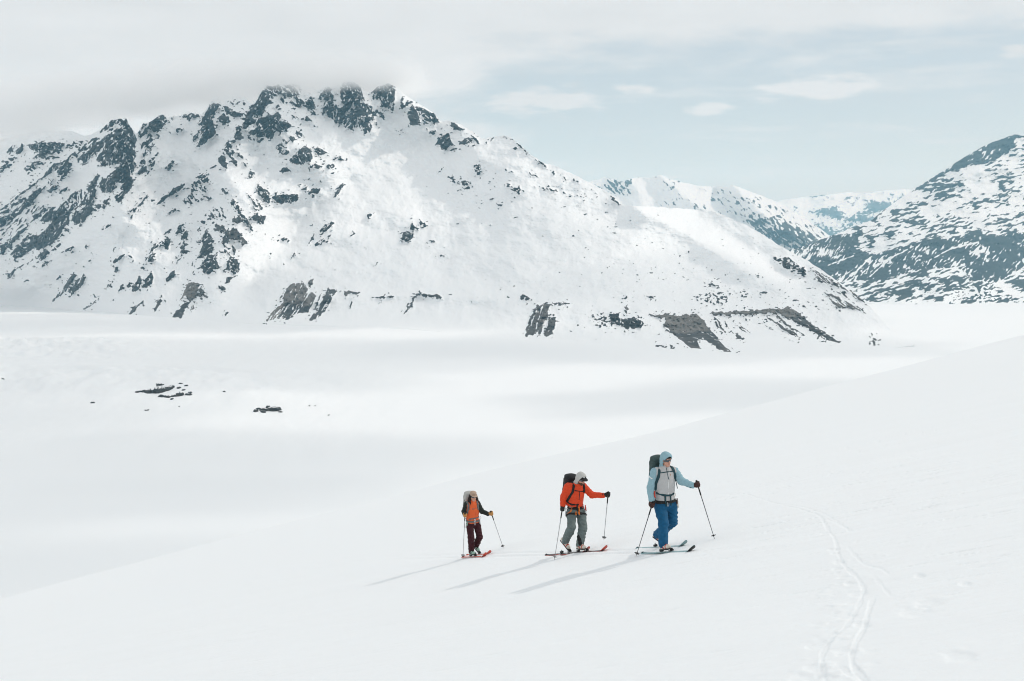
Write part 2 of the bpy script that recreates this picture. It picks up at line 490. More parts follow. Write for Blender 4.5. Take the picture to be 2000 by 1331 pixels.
# ------------------------------------------------------------------ mountains
# Rock outlines were traced from enlargements of the photograph: each tile = (left, top, scale)
T1 = (0, 200, 6.653); T2 = (0, 400, 6.05); T3 = (250, 160, 6.653); T4 = (250, 350, 4.753); T5 = (500, 150, 5.0)
T6 = (500, 380, 5.0); T7 = (820, 220, 4.762); T8 = (1180, 570, 3.846); TB = (1000, 500, 2.5); T9 = (1100, 230, 2.2222)
TRACE_TEXT = '''
T1 .85 1 1500,215 1650,215 1660,270 1720,340 1770,470 1760,690 1760,800 1735,960 1725,1120 1640,1150 1560,1110 1590,1010 1520,1050 1440,1030 1400,1000 1390,960 1480,890 1600,790 1480,800 1400,830 1290,840 1330,770 1250,790 1270,700 1360,600 1300,620 1180,720 1050,850 1080,760 1000,790 1020,730 1180,600 1290,500 1420,420 1480,380 1640,330 1560,250
T1 .8 1 1290,400 1340,320 1420,250 1520,220 1460,290 1400,350 1330,390
T1 .42 1 1420,250 1520,220 1640,300 1620,350 1480,420 1400,440 1330,400
T1 .62 1 1250,440 1290,500 1180,600 1080,640 960,760 860,760 940,660 1080,560
T1 .75 1 870,760 930,800 940,850 860,960 760,1030 800,960 700,880 760,800 830,740
T1 .85 1 700,790 770,780 640,940 540,1000 430,1100 280,1200 120,1331 90,1331 250,1190 400,1080 540,980
T1 .95 1 320,1240 300,1290 240,1331 180,1331 240,1270
T1 .75 1 620,1080 520,1190 400,1331 280,1331 400,1200 520,1110
T1 1 1 745,1060 735,1120 660,1180 625,1170 660,1110
T1 .9 1 880,1100 860,1160 760,1200 780,1160
T1 .7 1 620,1040 700,980 660,1060 620,1080
T1 .92 5 1200,1030 1260,940 1300,960 1250,1060 1250,1200 1210,1340 1080,1340 1170,1200 1120,1130
T1 .93 1 1280,1060 1360,970 1390,1010 1500,1040 1520,1110 1430,1180 1320,1170
T1 .8 1 1480,1220 1600,1150 1700,1130 1640,1210 1560,1300 1510,1280
T1 .75 1 1350,1270 1440,1230 1420,1331 1350,1331
T1 .55 5 800,1331 960,1170 1080,1120 1170,1200 1080,1331
T1 .75 0 340,560 460,520 700,520 860,540 800,600 780,660 680,680 620,660 540,710 470,690 460,640 390,610
T1 .8 1 300,560 280,640 220,690 200,660 240,590
T1 .7 0 110,720 240,710 160,780 90,750
T1 .75 0 0,850 80,760 160,800 120,860 60,870 0,950
T1 .65 0 310,870 380,780 480,770 760,780 620,800 470,840 400,920 350,930
T1 .45 1 100,600 200,540 200,620 150,680 90,690
T1 .55 0 640,690 760,710 740,740 590,740 420,740 450,680
T1 .5 0 860,540 1080,500 1060,560 860,620
T3 .85 1 70,600 150,590 160,660 130,680
T3 .9 1 160,590 200,530 260,535 180,620
T3 .92 1 300,510 400,440 460,425 500,480 520,520 480,530 490,590 410,620 400,655 330,660 290,590 230,680 150,750 160,690 230,590
T3 .65 1 160,830 230,700 290,640 330,760 340,860 290,910 240,850 190,900
T3 .92 1 240,870 265,910 240,970 190,980
T3 .92 1 150,1050 200,990 230,1050 240,1140 180,1220 130,1200 190,1080
T3 .8 1 100,1200 140,1100 130,1200
T3 .9 1 360,740 410,700 400,740
T3 .55 0 260,1060 300,1000 400,910 400,950 340,1010 350,1080 290,1190 230,1220 290,1120
T3 .7 1 460,1150 500,1090 570,1020 610,1030 600,1090 540,1140
T3 .62 0 490,690 620,620 640,660 740,630 770,640 690,600 650,600 560,640
T3 .62 0 690,450 760,410 900,420 930,460 780,510 740,470
T3 .3 0 520,450 700,440 640,500 560,520
T3 .95 5 1060,300 1110,260 1200,300 1160,380 1100,430 1085,480 1120,560 1145,660 1080,740 960,820 900,820 960,700 940,620 1000,560 920,570 960,480 1010,410
T3 .9 1 830,720 930,650 910,700 850,800
T3 .6 0 850,870 880,830 980,830 900,860
T3 .86 2 1230,330 1290,320 1390,390 1520,410 1490,460 1380,470 1330,430 1250,380
T3 .9 0 1160,470 1240,410 1300,470 1330,520 1270,560 1180,530
T3 .7 2 1110,540 1180,560 1160,600 1130,560
T3 .85 0 1320,245 1380,245 1370,290 1320,290
T3 .75 0 1410,255 1460,255 1450,290 1410,280
T3 .75 0 1490,265 1530,265 1520,300 1490,295
T3 .86 1 1720,150 1800,90 1840,180 1850,240 1900,280 1820,300 1790,380 1700,440 1640,440 1690,500 1580,600 1480,620 1500,520 1550,380 1600,300 1650,280 1700,330 1760,240 1680,240
T3 .78 1 1370,730 1430,560 1500,520 1480,600 1450,660 1500,720 1520,760 1450,740 1400,760
T3 .84 1 1690,640 1780,480 1870,540 1880,650 1910,680 1850,760 1820,700 1760,720 1700,700 1640,720 1560,660 1640,600
T3 .95 0 1680,790 1740,730 1770,740 1740,790
T3 .6 2 1540,680 1640,740 1640,770 1560,740
T3 .6 2 1860,440 2000,420 2000,700 1900,620
T3 .7 0 1890,340 1960,290 2000,380 1950,370
T3 .5 2 1840,100 1990,160 1990,210 1900,190
T3 .6 0 1910,870 2000,780 2000,930 1950,900
T3 .76 2 1290,770 1400,740 1430,850 1330,780 1340,870 1380,900 1350,960 1430,1080 1380,1090 1330,1010 1270,940 1260,1010 1300,1130 1280,1140 1190,1060 1160,1010 1200,960 1250,880
T3 .7 2 1350,900 1430,920 1570,1050 1520,1030
T3 .7 2 1490,1040 1560,1080 1540,1120
T3 .6 2 1540,1240 1580,1160 1640,1180 1660,1230 1560,1270
T3 .8 1 1140,900 1210,840 1160,890
T3 .9 1 1050,1140 1150,1080 1120,1120
T3 .9 0 1180,1140 1220,1120 1210,1150
T3 .65 1 880,1240 1000,1160 1070,1200 1030,1240 1100,1300 900,1331 800,1331 950,1270
T4 .9 1 260,240 330,170 420,90 530,40 500,90 400,160 300,230
T4 .8 1 180,220 280,170 230,210
T4 .42 1 20,300 60,230 180,140 190,160 100,290 40,390 20,390
T4 .52 2 560,50 680,10 780,20 700,50 750,110 650,80 600,130 660,190 580,240 510,230 540,180 580,130
T4 .38 2 650,80 750,110 780,200 680,200
T4 .75 1 340,340 430,270 480,300 400,310
T4 .85 2 860,80 940,130 900,140 870,120
T4 .66 2 960,170 1000,200 1060,310 1120,390 1170,470 1150,490 1090,420 1040,340 950,240
T4 .95 0 960,370 1030,350 1070,390 1020,415 970,400 | .35
T4 .38 2 700,330 860,250 930,340 870,400 780,370
T4 .6 2 1060,120 1160,170 1250,230 1260,280 1200,300 1160,270 1160,220
T4 .76 2 1200,40 1270,100 1330,150 1320,220 1270,220 1210,110
T4 .88 0 1340,170 1426,140 1426,240 1380,220
T4 .75 2 1130,360 1210,310 1280,370 1250,430 1190,400
T4 .95 0 670,390 720,390 710,420 670,415
T4 .87 2 790,470 810,420 880,430 910,480 990,450 1050,510 1110,600 1070,620 1020,570 940,560 930,600 860,610 880,540 900,520 840,490 | .2
T4 .92 5 310,590 370,540 400,580 370,660 350,650
T4 .7 1 320,530 350,490 410,460 390,500
T4 .88 1 440,510 470,430 520,420 500,490 460,510
T4 .88 1 500,520 540,460 565,520 540,560 480,580
T4 .88 1 480,650 520,570 560,610 500,650
T4 .6 1 440,670 480,590 500,570 460,650
T4 .95 0 470,680 500,655 560,665 540,700 480,700
T4 .6 1 210,660 270,580 310,560 300,640 240,650
T4 .78 5 150,770 200,680 215,740 170,760
T4 .85 0 100,830 140,790 150,830
T4 .86 5 180,900 220,840 240,920 220,980 120,1020 160,950
T4 .9 5 30,1010 80,940 110,880 130,970 100,1030 40,1040
T4 .85 0 0,960 30,960 20,1000 0,1000
T4 .72 1 350,940 390,870 430,820 440,910 370,960
T4 .5 1 430,790 500,700 520,720 450,800
T4 .85 0 270,710 300,685 310,700
T4 .79 0 690,540 720,460 770,520 820,600 780,590 800,660 760,700 830,700 830,770 910,830 920,760 950,720 1040,780 1030,860 980,890 930,860 870,820 780,860 740,890 680,860 670,790 720,720 630,750 680,640 700,590 610,600 650,560
T4 .8 1 620,600 660,540 640,600
T4 .7 1 580,740 640,640 620,660
T4 .95 5 585,810 600,760 605,800
T4 .85 1 570,910 630,830 620,860
T4 .92 0 900,970 920,900 965,910 940,970
T4 .87 0 820,980 910,1010 905,1045 870,1040
T4 .92 2 960,610 1000,650 990,720 970,680 | .4
T4 .5 2 900,660 970,710 940,720
T4 .75 1 630,480 670,440 670,490
T4 .33 2 840,620 930,650 900,700 840,680
T4 .85 0 1270,520 1290,500 1285,520
T4 .7 0 1330,570 1410,570 1400,578
T4 .6 0 1310,690 1340,690 1320,740
T4 .5 0 0,700 60,730 40,760
T4 .85 0 890,1250 940,1240 910,1275
T4 .99 5 560,960 670,970 640,1080 570,1150 540,1080 520,1030 | .75
T4 .96 3 570,1150 540,1130 500,1180 420,1260 410,1295 500,1280 | .1
T4 .45 3 520,1030 540,1080 440,1230 470,1150 | .9
T4 .55 2 640,1080 680,980 780,1160 740,1110 660,1100 | .4
T4 .5 3 560,1240 650,1090 620,1180 580,1250 | .8
T4 .85 3 270,1150 290,1090 320,1130 250,1235 240,1220 | .4
T4 .55 3 230,1190 250,1120 290,1110 240,1170 | .5
T4 .72 3 75,1170 160,1120 130,1160 0,1280 0,1250 | .3
T2 .8 3 880,790 895,850 820,980 720,1080 570,1170 700,1050 780,920 | .25
T2 .8 3 980,830 1025,850 1000,930 900,1020 800,1130 850,1040 790,1040 900,900 | .25
T2 .95 1 480,180 640,70 800,50 830,100 820,220 760,270 700,400 600,480 430,540 410,480 450,370 560,270 620,200 460,200
T2 .92 5 840,200 880,90 980,40 1080,-10 1110,60 1080,130 1030,140 1000,210 880,240
T2 .92 5 1100,-10 1200,-10 1170,70
T2 .97 0 1200,20 1270,0 1220,85
T2 .93 1 450,610 540,515 590,560 540,640 470,665
T2 .86 1 0,600 0,490 180,380 260,290 340,230 440,170 560,40 520,40 400,130 330,260 200,420 60,560
T2 .86 1 -60,290 -60,170 0,140 180,100 290,0 350,0 250,100 130,190 0,260
T2 .76 1 160,620 110,590 200,500 330,350 450,370 410,480 400,520 300,590 180,690 150,650
T2 .46 1 -200,130 -200,0 300,-20 180,100
T2 .33 1 -200,480 -200,260 130,190 290,130 330,230 180,380
T2 .36 1 350,0 560,0 440,110 290,120
T2 .52 1 560,40 760,-10 960,-10 880,90 640,70 480,180
T2 .92 1 50,890 80,840 200,750 400,640 420,580 400,650 190,770 120,870
T2 .82 1 710,580 760,530 870,490 840,550 770,560
T2 .92 0 660,500 690,460 720,460 690,525
T2 .6 0 600,540 640,510 640,560
T2 .92 0 750,330 790,280 830,290 800,320
T2 .52 1 460,760 560,660 630,650 550,720
T2 .85 0 1220,270 1310,235 1320,255 1250,285
T2 .75 0 990,500 1030,475 1020,520
T2 .88 0 1030,690 1050,655 1080,660 1060,690
T2 .6 0 1070,600 1150,580 1150,605
T2 .75 1 1300,570 1390,460 1350,540
T2 .66 1 1340,650 1500,560 1440,640 1300,730
T2 .82 5 1340,800 1370,730 1400,740 1390,800
T2 .5 1 1400,520 1470,430 1430,540
T2 .85 0 1640,760 1700,710 1700,750
T2 .66 1 1720,690 1790,510 1815,500 1815,690 1750,670
T2 .72 0 1380,1050 1450,940 1480,990 1440,1030
T2 .92 1 1490,970 1530,910 1550,950
T2 .72 0 260,920 300,870 330,910
T2 .6 1 650,890 720,830 690,900
T2 .5 1 520,990 600,940 610,960
T2 .85 5 1090,1070 1110,1040 1130,1100
T2 .95 5 915,1080 930,1050 935,1085
T2 .74 3 1260,960 1340,900 1380,880 1300,960 1230,1050 1100,1190 980,1250 1220,1060 | .4
T2 .95 0 1320,1130 1350,1120 1350,1150
T5 .82 1 20,230 50,140 100,150 140,200 90,300 160,270 70,330 90,350 0,390 0,240
T5 .6 2 60,80 300,60 420,80 440,180 280,220 270,270 220,200 150,190
T5 .6 0 180,310 230,260 240,330
T5 .82 1 80,390 140,370 200,360 230,350 240,400 180,480 190,560 140,620 100,590 0,590 0,420
T5 .87 2 210,480 260,420 360,480 310,500 310,540 220,550
T5 .97 0 10,640 60,595 80,610 40,645
T5 .62 2 330,230 400,200 480,240 480,290 390,310 330,260
T5 .77 2 480,250 540,190 600,330 550,310 590,390 500,330
T5 .42 2 280,220 330,380 470,460 440,420 380,370 320,330
T5 .85 2 450,400 500,380 560,440 480,430
T5 .6 2 540,460 600,490 590,510
T5 .77 2 380,500 470,580 440,600 380,560
T5 .92 0 320,600 360,570 390,620 350,640
T5 .6 0 180,690 240,640 280,620 310,650 250,680 330,740 280,770 220,730
T5 .9 2 310,820 390,750 470,670 540,720 560,790 530,830 480,850 390,860
T5 .87 0 560,690 600,690 690,740 610,780
T5 .93 0 520,880 560,850 670,880 620,900
T5 .96 0 690,870 740,850 770,880 710,920
T5 .88 0 720,950 760,930 800,950
T5 .83 0 780,790 820,770 870,810 810,830
T5 .85 0 650,820 690,815 660,850
T5 .6 2 720,700 770,740 740,730
T5 .92 0 220,920 300,880 355,930 230,935
T5 .9 0 400,1055 440,1055 430,1070
T5 .8 0 440,1100 500,1080 540,1060 480,1110
T5 .9 0 500,1110 590,1090 630,1100 610,1135 560,1150 510,1140
T5 .6 0 460,980 540,1000 520,1010
T5 .72 1 750,1180 780,1090 830,1055 880,1045 840,1100 780,1180
T5 .92 5 160,1170 220,1150 420,1150 410,1210 330,1230 300,1240 230,1240
T5 .62 2 0,1030 60,1070 140,1140 150,1200 110,1240 60,1180 0,1130
T5 .78 5 600,220 640,150 700,80 730,100 760,240 790,300 840,310 850,250 820,200 840,60 900,20 1000,60 1040,140 1060,250 1130,290 1190,400 1150,380 1170,440 1110,420 1140,500 1090,560 1010,510 1000,430 970,470 940,520 890,500 860,500 820,460 780,470 730,410 650,380 640,310 680,240
T5 .88 2 1160,310 1220,350 1280,440 1240,420 1200,370
T5 .7 2 1130,460 1200,520 1190,530
T5 .72 5 1120,130 1180,50 1300,40 1360,90 1360,170 1350,260 1340,340 1280,310 1210,300 1220,250 1140,220
T5 .6 1 1400,260 1430,200 1490,230 1540,250 1480,280 1430,340
T5 .93 5 1470,370 1530,280 1590,370 1610,460 1510,470 1490,420
T5 .78 2 1540,280 1640,310 1740,360 1790,430 1720,460 1640,400 1560,320
T5 .45 2 1620,390 1720,450 1640,470 1600,400
T5 .33 0 1340,530 1460,500 1440,550
T7 .65 0 70,190 120,170 180,180 120,210
T7 .5 0 180,160 220,150 250,170
T7 .84 1 120,320 180,240 260,180 280,220 300,290 280,320 220,350 190,320 170,290
T7 .87 0 270,360 310,325 350,340 300,365
T7 .76 2 260,110 330,100 430,160 380,180 300,140
T7 .72 0 360,290 420,240 480,240 500,260 390,310
T7 .82 0 460,320 540,290 490,320
T7 .82 2 440,200 500,210 560,280 540,280 480,230
T7 .6 2 480,170 570,240 520,210
T7 .7 0 610,250 690,240 660,270
T7 .6 0 780,220 830,240 800,250
T7 .77 2 850,240 930,300 1030,390 980,370 900,300
T7 .42 0 840,330 940,320 900,350
T7 .72 2 1060,430 1150,470 1200,520 1130,490
T7 .92 0 1230,550 1270,570 1250,580
T7 .62 2 1330,590 1400,640 1350,620
T7 .72 1 150,580 220,510 270,460 200,540
T7 .46 0 470,480 560,490 610,560 540,590
T7 .46 0 260,580 340,610 480,650 460,720 380,720 300,770 350,720 420,680 340,660 260,630
T7 .47 0 800,660 860,680 950,690 930,760 870,750 820,690
T7 .55 2 1000,550 1100,600 1050,595
T7 .55 0 790,520 880,555 800,545
T7 .32 0 640,640 700,640 680,680
T7 .52 2 1040,690 1200,700 1350,740 1600,800 1500,790 1250,735
T7 .52 2 1600,720 1700,780 1640,760
T7 .72 2 1760,760 1890,870 1800,830
T7 .82 0 1700,840 1760,855 1720,862
T7 .5 0 1430,620 1480,640 1460,660
T7 .55 0 555,835 610,850 580,858
T7 .65 0 720,850 770,860 740,878
T7 .75 0 640,1035 690,1045 650,1052
T7 .7 0 0,1000 80,1050 60,1070 0,1050
T7 .62 0 70,1180 160,1190 130,1212
T7 .85 0 1490,858 1515,875 1505,882
T6 .78 1 620,350 680,300 770,270 720,330 640,400
T6 .85 1 500,510 540,420 575,380 560,450
T6 .56 1 560,490 640,430 740,390 700,470 640,470 580,510
T6 .72 1 890,430 920,390 980,375 930,410
T6 .9 0 1080,210 1110,180 1150,195 1090,245
T6 .95 1 1420,400 1440,370 1540,380 1530,430 1460,470 1430,440
T6 .72 2 1460,330 1520,290 1600,340 1550,370
T6 .52 0 1590,260 1680,300 1650,320
T6 .88 0 1490,215 1530,230 1510,240
T6 .62 0 1680,450 1760,450 1740,475
T6 .88 1 330,630 380,570 395,600
T6 .75 1 260,690 300,650 300,660
T6 .75 1 1140,690 1215,650 1160,705
T6 .52 0 1720,625 1780,590 1920,570 1780,602
T6 .42 0 150,445 330,470 290,400 260,430
T6 .5 1 480,390 590,220 550,300
T6 .99 3 330,880 380,870 460,860 500,920 510,970 560,960 570,1000 555,1080 480,1090 380,1080 300,1040 250,1020 | .75
T6 .88 3 300,1040 380,1080 480,1090 555,1080 510,1160 440,1160 380,1170 320,1220 200,1220 280,1100 | .1
T6 .66 3 280,1040 300,1060 200,1220 80,1250 180,1120 | .9
T6 .5 3 180,1060 260,960 250,1020 | .5
T6 .97 5 510,870 540,820 560,830 545,880 515,920 | .4
T6 .93 3 700,910 790,940 740,1020 700,1100 640,1170 540,1240 510,1230 600,1130 680,980 | .15
T6 .85 3 640,950 600,1080 575,1130 580,1080 | .2
T6 1.1 0 740,925 860,945 1010,952 1000,982 920,962 870,1000 855,955 | .4
T6 1.1 3 965,970 930,1070 900,1125 945,1020 | .3
T6 1.1 0 1080,1012 1240,1000 1340,985 1365,1000 1240,1018 | .2
T6 1.1 0 1530,968 1640,970 1760,985 1830,1005 1790,1018 1740,1000 1570,990 | .2
T6 1.1 3 1570,985 1520,1090 1420,1200 1500,1080 1545,990 | .3
T6 .45 3 1440,1110 1520,1030 1480,1100 | .6
T8 1 4 460,170 560,180 620,170 710,175 770,250 800,290 700,300 600,310 520,300 440,260 460,220 | .8
T8 .97 4 440,260 520,300 600,310 700,300 800,290 830,320 880,390 950,450 1030,480 940,470 860,430 780,380 740,350 700,370 740,460 660,430 560,350 | .15
T8 1.1 0 300,165 400,180 480,165 470,200 380,190 | .7
T8 .88 5 40,240 50,170 110,170 120,210 230,190 300,230 280,270 180,285 110,250
T8 .72 2 130,95 190,130 170,170 | .6
T8 .72 2 230,150 290,210 260,190 | .6
T8 1.1 0 800,155 1000,150 1200,135 1350,125 1390,112 1480,180 1390,180 1300,160 1100,172 880,172 830,182 | .75
T8 .88 4 840,180 900,290 940,340 880,300 830,230 | .2
T8 .88 4 880,170 940,280 1070,370 1000,350 920,260 | .2
T8 .42 4 960,190 1120,330 1050,290 | .4
T8 .72 4 1100,160 1200,220 1280,290 1460,390 1380,360 1240,270 1160,210 | .3
T8 .85 4 1170,160 1300,230 1510,360 1400,320 1250,220 | .35
T8 .77 4 1280,150 1380,240 1540,345 1420,290 1320,220 | .35
T8 .98 4 1310,160 1390,112 1490,180 1450,200 1380,210 | .7
T8 .96 4 1380,200 1490,180 1560,245 1660,310 1780,390 1670,365 1540,280 1430,230 | .12
T8 .5 4 560,330 760,465 700,455 540,350 | .3
T8 .5 4 860,395 1045,492 950,482 | .4
T8 .45 4 900,170 1100,330 1000,270 | .4
T8 .6 4 1040,170 1090,240 1060,215 | .4
T8 .65 2 1450,90 1500,100 1580,150
T8 .66 0 370,395 440,400 530,465 470,440
T8 .5 0 480,400 530,410 530,460
T8 .56 4 1650,0 1720,20 1800,60 1900,110 1990,170 1900,140 1740,120 1680,40 | .5
T8 .46 4 1740,0 2000,0 2000,60 1850,60
TB .88 3 120,240 190,230 170,300 140,380 60,390 90,300 | .3
TB .93 3 180,310 215,295 210,350 190,390 155,390 | .25
TB .72 0 30,205 60,190 110,222
TB .95 0 190,228 280,232 280,240 190,236
TB .38 0 380,280 480,280 540,340 420,350
TB .62 0 1270,10 1350,10 1450,80 1420,100 1330,60
TB .37 0 880,190 1060,170 1050,240 900,220
TB .42 0 940,120 1020,150 960,155
TB .85 0 1200,180 1250,168 1240,190
TB .55 0 1100,190 1170,180 1130,208
TB .85 0 540,210 570,198 560,216
TB .5 0 650,190 710,200 680,222
TB .5 0 1750,370 1800,440 1760,440
TB .52 4 1450,60 1560,110 1700,200 1790,260 1740,245 1620,165 1560,140 1500,130 | .3
'''
CHUTE_TEXT = '''
T1 .9 1470,530 1490,580 1500,610 1470,660
T1 .9 1660,780 1700,900 1700,960
T1 .8 1580,600 1610,650 1600,740
T1 .9 1300,640 1270,690 1240,740
T1 .8 1250,540 1230,560
T1 .9 1480,400 1440,480
T1 .7 1100,1150 1150,1230 1180,1331
T3 .9 400,460 470,530
T3 .8 1010,620 960,690 930,740
T3 .9 1640,520 1590,590
T3 .8 1680,500 1600,600
T3 .8 1830,560 1900,640
T5 1.0 400,750 430,830
T5 .9 460,740 490,780
T5 1.0 890,350 900,430 860,500
T5 1.0 960,430 890,490
T5 .9 760,260 790,340 780,400
T5 1.0 1010,400 990,470
T5 .9 700,240 640,330
T5 .8 1100,380 1110,440
T5 .9 990,190 930,300 900,340
T6 1.0 390,870 390,960
T6 1.0 450,890 375,1020
T6 1.2 560,890 490,1010 390,1170
T6 1.1 360,1040 300,1110 240,1210
T6 .9 470,1000 500,950
T6 .9 740,970 690,1060 640,1140
T6 .8 420,1100 330,1200
T6 .8 590,1000 540,1110 500,1180
T8 1.0 830,180 870,280 920,330
T8 1.3 890,180 940,260 1000,340
T8 1.5 1110,165 1180,220 1300,290 1430,370
T8 1.2 1230,140 1260,190 1310,210
T8 1.5 1290,150 1340,200 1430,260 1560,340
T8 1.0 740,350 790,400 860,450
T8 .8 700,370 750,440 800,460
TB 1.0 150,250 125,320 110,390
TB .8 120,270 90,340
'''
TILES = {'T1': T1, 'T2': T2, 'T3': T3, 'T4': T4, 'T5': T5, 'T6': T6, 'T7': T7, 'T8': T8, 'TB': TB, 'T9': T9}
def _pts(words): return [tuple(float(q) for q in w.split(',')) for w in words]
# each row: tile, share of bare rock, lie of the strata, outline | how brown the scree is
TRACE = []
for _r in TRACE_TEXT.strip().splitlines():
    _a, _, _b = _r.partition('|')
    _w = _a.split()
    TRACE.append((TILES[_w[0]], float(_w[1]), int(_w[2]), _pts(_w[3:]), float(_b) if _b else 0.0))
CHUTES = []
for _r in CHUTE_TEXT.strip().splitlines():
    _w = _r.split()
    CHUTES.append((TILES[_w[0]], float(_w[1]), _pts(_w[2:])))

class Mask:
    """rock cover of a mountain side, rasterised over the angles it fills"""
    def __init__(s, x0, x1, y0, y1, seed, warp=2.2):
        s.x0, s.y0 = x0, y0
        s.w, s.h = x1 - x0, y1 - y0
        s.PX, s.PY = np.meshgrid(np.arange(x0, x1, dtype=float), np.arange(y0, y1, dtype=float))
        s.dens = np.zeros(s.PX.shape); s.ang = np.zeros(s.PX.shape, np.int8); s.brown = np.zeros(s.PX.shape); s.ident = np.zeros(s.PX.shape, np.int16)
        s.snow = np.zeros(s.PX.shape)
        s.wx = warp * fbm(s.PX / 9, s.PY / 9, 3, seed); s.wy = warp * fbm(s.PX / 9 + 40, s.PY / 9, 3, seed + 5)
        s.seed = seed
    def inside(s, pts):
        xs = [p[0] for p in pts]; ys = [p[1] for p in pts]
        a = max(int(min(xs)) - 9 - s.x0, 0); b = min(int(max(xs)) + 9 - s.x0, s.w); c = max(int(min(ys)) - 9 - s.y0, 0); d = min(int(max(ys)) + 9 - s.y0, s.h)
        if b <= a or d <= c: return None, None
        sl = (slice(c, d), slice(a, b))
        X = s.PX[sl] + s.wx[sl]; Y = s.PY[sl] + s.wy[sl]
        r = np.zeros(X.shape, bool)
        n = len(pts)
        for i in range(n):
            (xa, ya), (xb, yb) = pts[i], pts[(i + 1) % n]
            if ya == yb: continue
            cr = ((ya > Y) != (yb > Y)) & (X < (xb - xa) * (Y - ya) / (yb - ya) + xa)
            r ^= cr
        return sl, r
    def poly(s, tile, dens, ang, pts, brown=0.0, ident=0):
        pts = [(tile[0] + p[0] / tile[2], tile[1] + p[1] / tile[2]) for p in pts]
        sl, r = s.inside(pts)
        if sl is None: return
        s.dens[sl] = np.where(r, np.maximum(s.dens[sl], dens), s.dens[sl])
        s.ang[sl] = np.where(r, ang, s.ang[sl])
        s.brown[sl] = np.where(r, brown, s.brown[sl])
        if ident: s.ident[sl] = np.where(r & (s.ident[sl] == 0), ident, s.ident[sl])
    def chute(s, tile, pts, w):
        pts = [(tile[0] + p[0] / tile[2], tile[1] + p[1] / tile[2]) for p in pts]
        xs = [p[0] for p in pts]; ys = [p[1] for p in pts]
        sl = (slice(max(int(min(ys)) - 14 - s.y0, 0), int(max(ys)) + 14 - s.y0), slice(max(int(min(xs)) - 14 - s.x0, 0), int(max(xs)) + 14 - s.x0))
        d, t, L = seg_dist(s.PX[sl] + s.wx[sl] * .5, s.PY[sl] + s.wy[sl] * .5, pts)
        s.snow[sl] = np.maximum(s.snow[sl], np.clip(1.4 - d / w, 0, 1) * (0.35 + 0.65 * sstep(0, .6, perlin(t / 9, t * 0 + s.seed, 3) + .5)))
    def finish(s, size=1.0, sharp=6.0, amp=0.30, halo=0.0, broad=0.0):
        def nz(deg, la, lb, seed, o=5):
            c, q = math.cos(math.radians(deg)), math.sin(math.radians(deg))
            A = (s.PX * c + s.PY * q + s.wx) / (la * size); B = (-s.PX * q + s.PY * c + s.wy) / (lb * size)
            return fbm(A, B, 4, seed + s.seed, 0.5)
        fields = [nz(0, 9, 5, 1), nz(-48, 17, 5.0, 7), nz(48, 15, 5.0, 13), nz(-60, 34, 2.8, 19), nz(38, 40, 2.8, 29), nz(85, 13, 5, 37), nz(-16, 26, 5.5, 43)]
        n = np.zeros(s.PX.shape)
        for i, f in enumerate(fields): n = np.where(s.ang == i, (f - f.mean()) / f.std(), n)
        dens = blur(s.dens, 1, 1)
        if halo: dens = np.maximum(dens, np.minimum(halo * blur(s.dens, 6, 2), 0.42))
        if broad:
            big = fbm(s.PX / 60 + 7, s.PY / 26, 3, 77 + s.seed)
            dens = np.where(dens > 0.02, dens + broad * big / big.std(), dens)
        v = dens - 0.5 + amp * n - s.snow * 0.9
        v = np.where(dens > 0.02, v, -1)
        s.rock = np.clip(0.5 + v * sharp, 0, 1)
        s.soft = blur(s.rock, 2, 2)
        s.brown = blur(s.brown, 2, 1)
        return s
    def sample(s, A, px, py):
        x = np.clip(px - s.x0, 0, s.w - 1.001); y = np.clip(py - s.y0, 0, s.h - 1.001)
        i = x.astype(int); j = y.astype(int); fx = x - i; fy = y - j
        i2 = np.minimum(i + 1, s.w - 1); j2 = np.minimum(j + 1, s.h - 1)
        if A.dtype.kind == 'i': return A[np.round(y).astype(int), np.round(x).astype(int)]
        return (A[j, i] * (1 - fx) + A[j, i2] * fx) * (1 - fy) + (A[j2, i] * (1 - fx) + A[j2, i2] * fx) * fy

def gauss_ridges(px, py, ridges):
    d = np.zeros(px.shape)
    for pts, amp, w in ridges:
        q, _, _ = seg_dist(px, py, pts)
        d += amp * np.exp(-(q / w) ** 1.5)
    return d

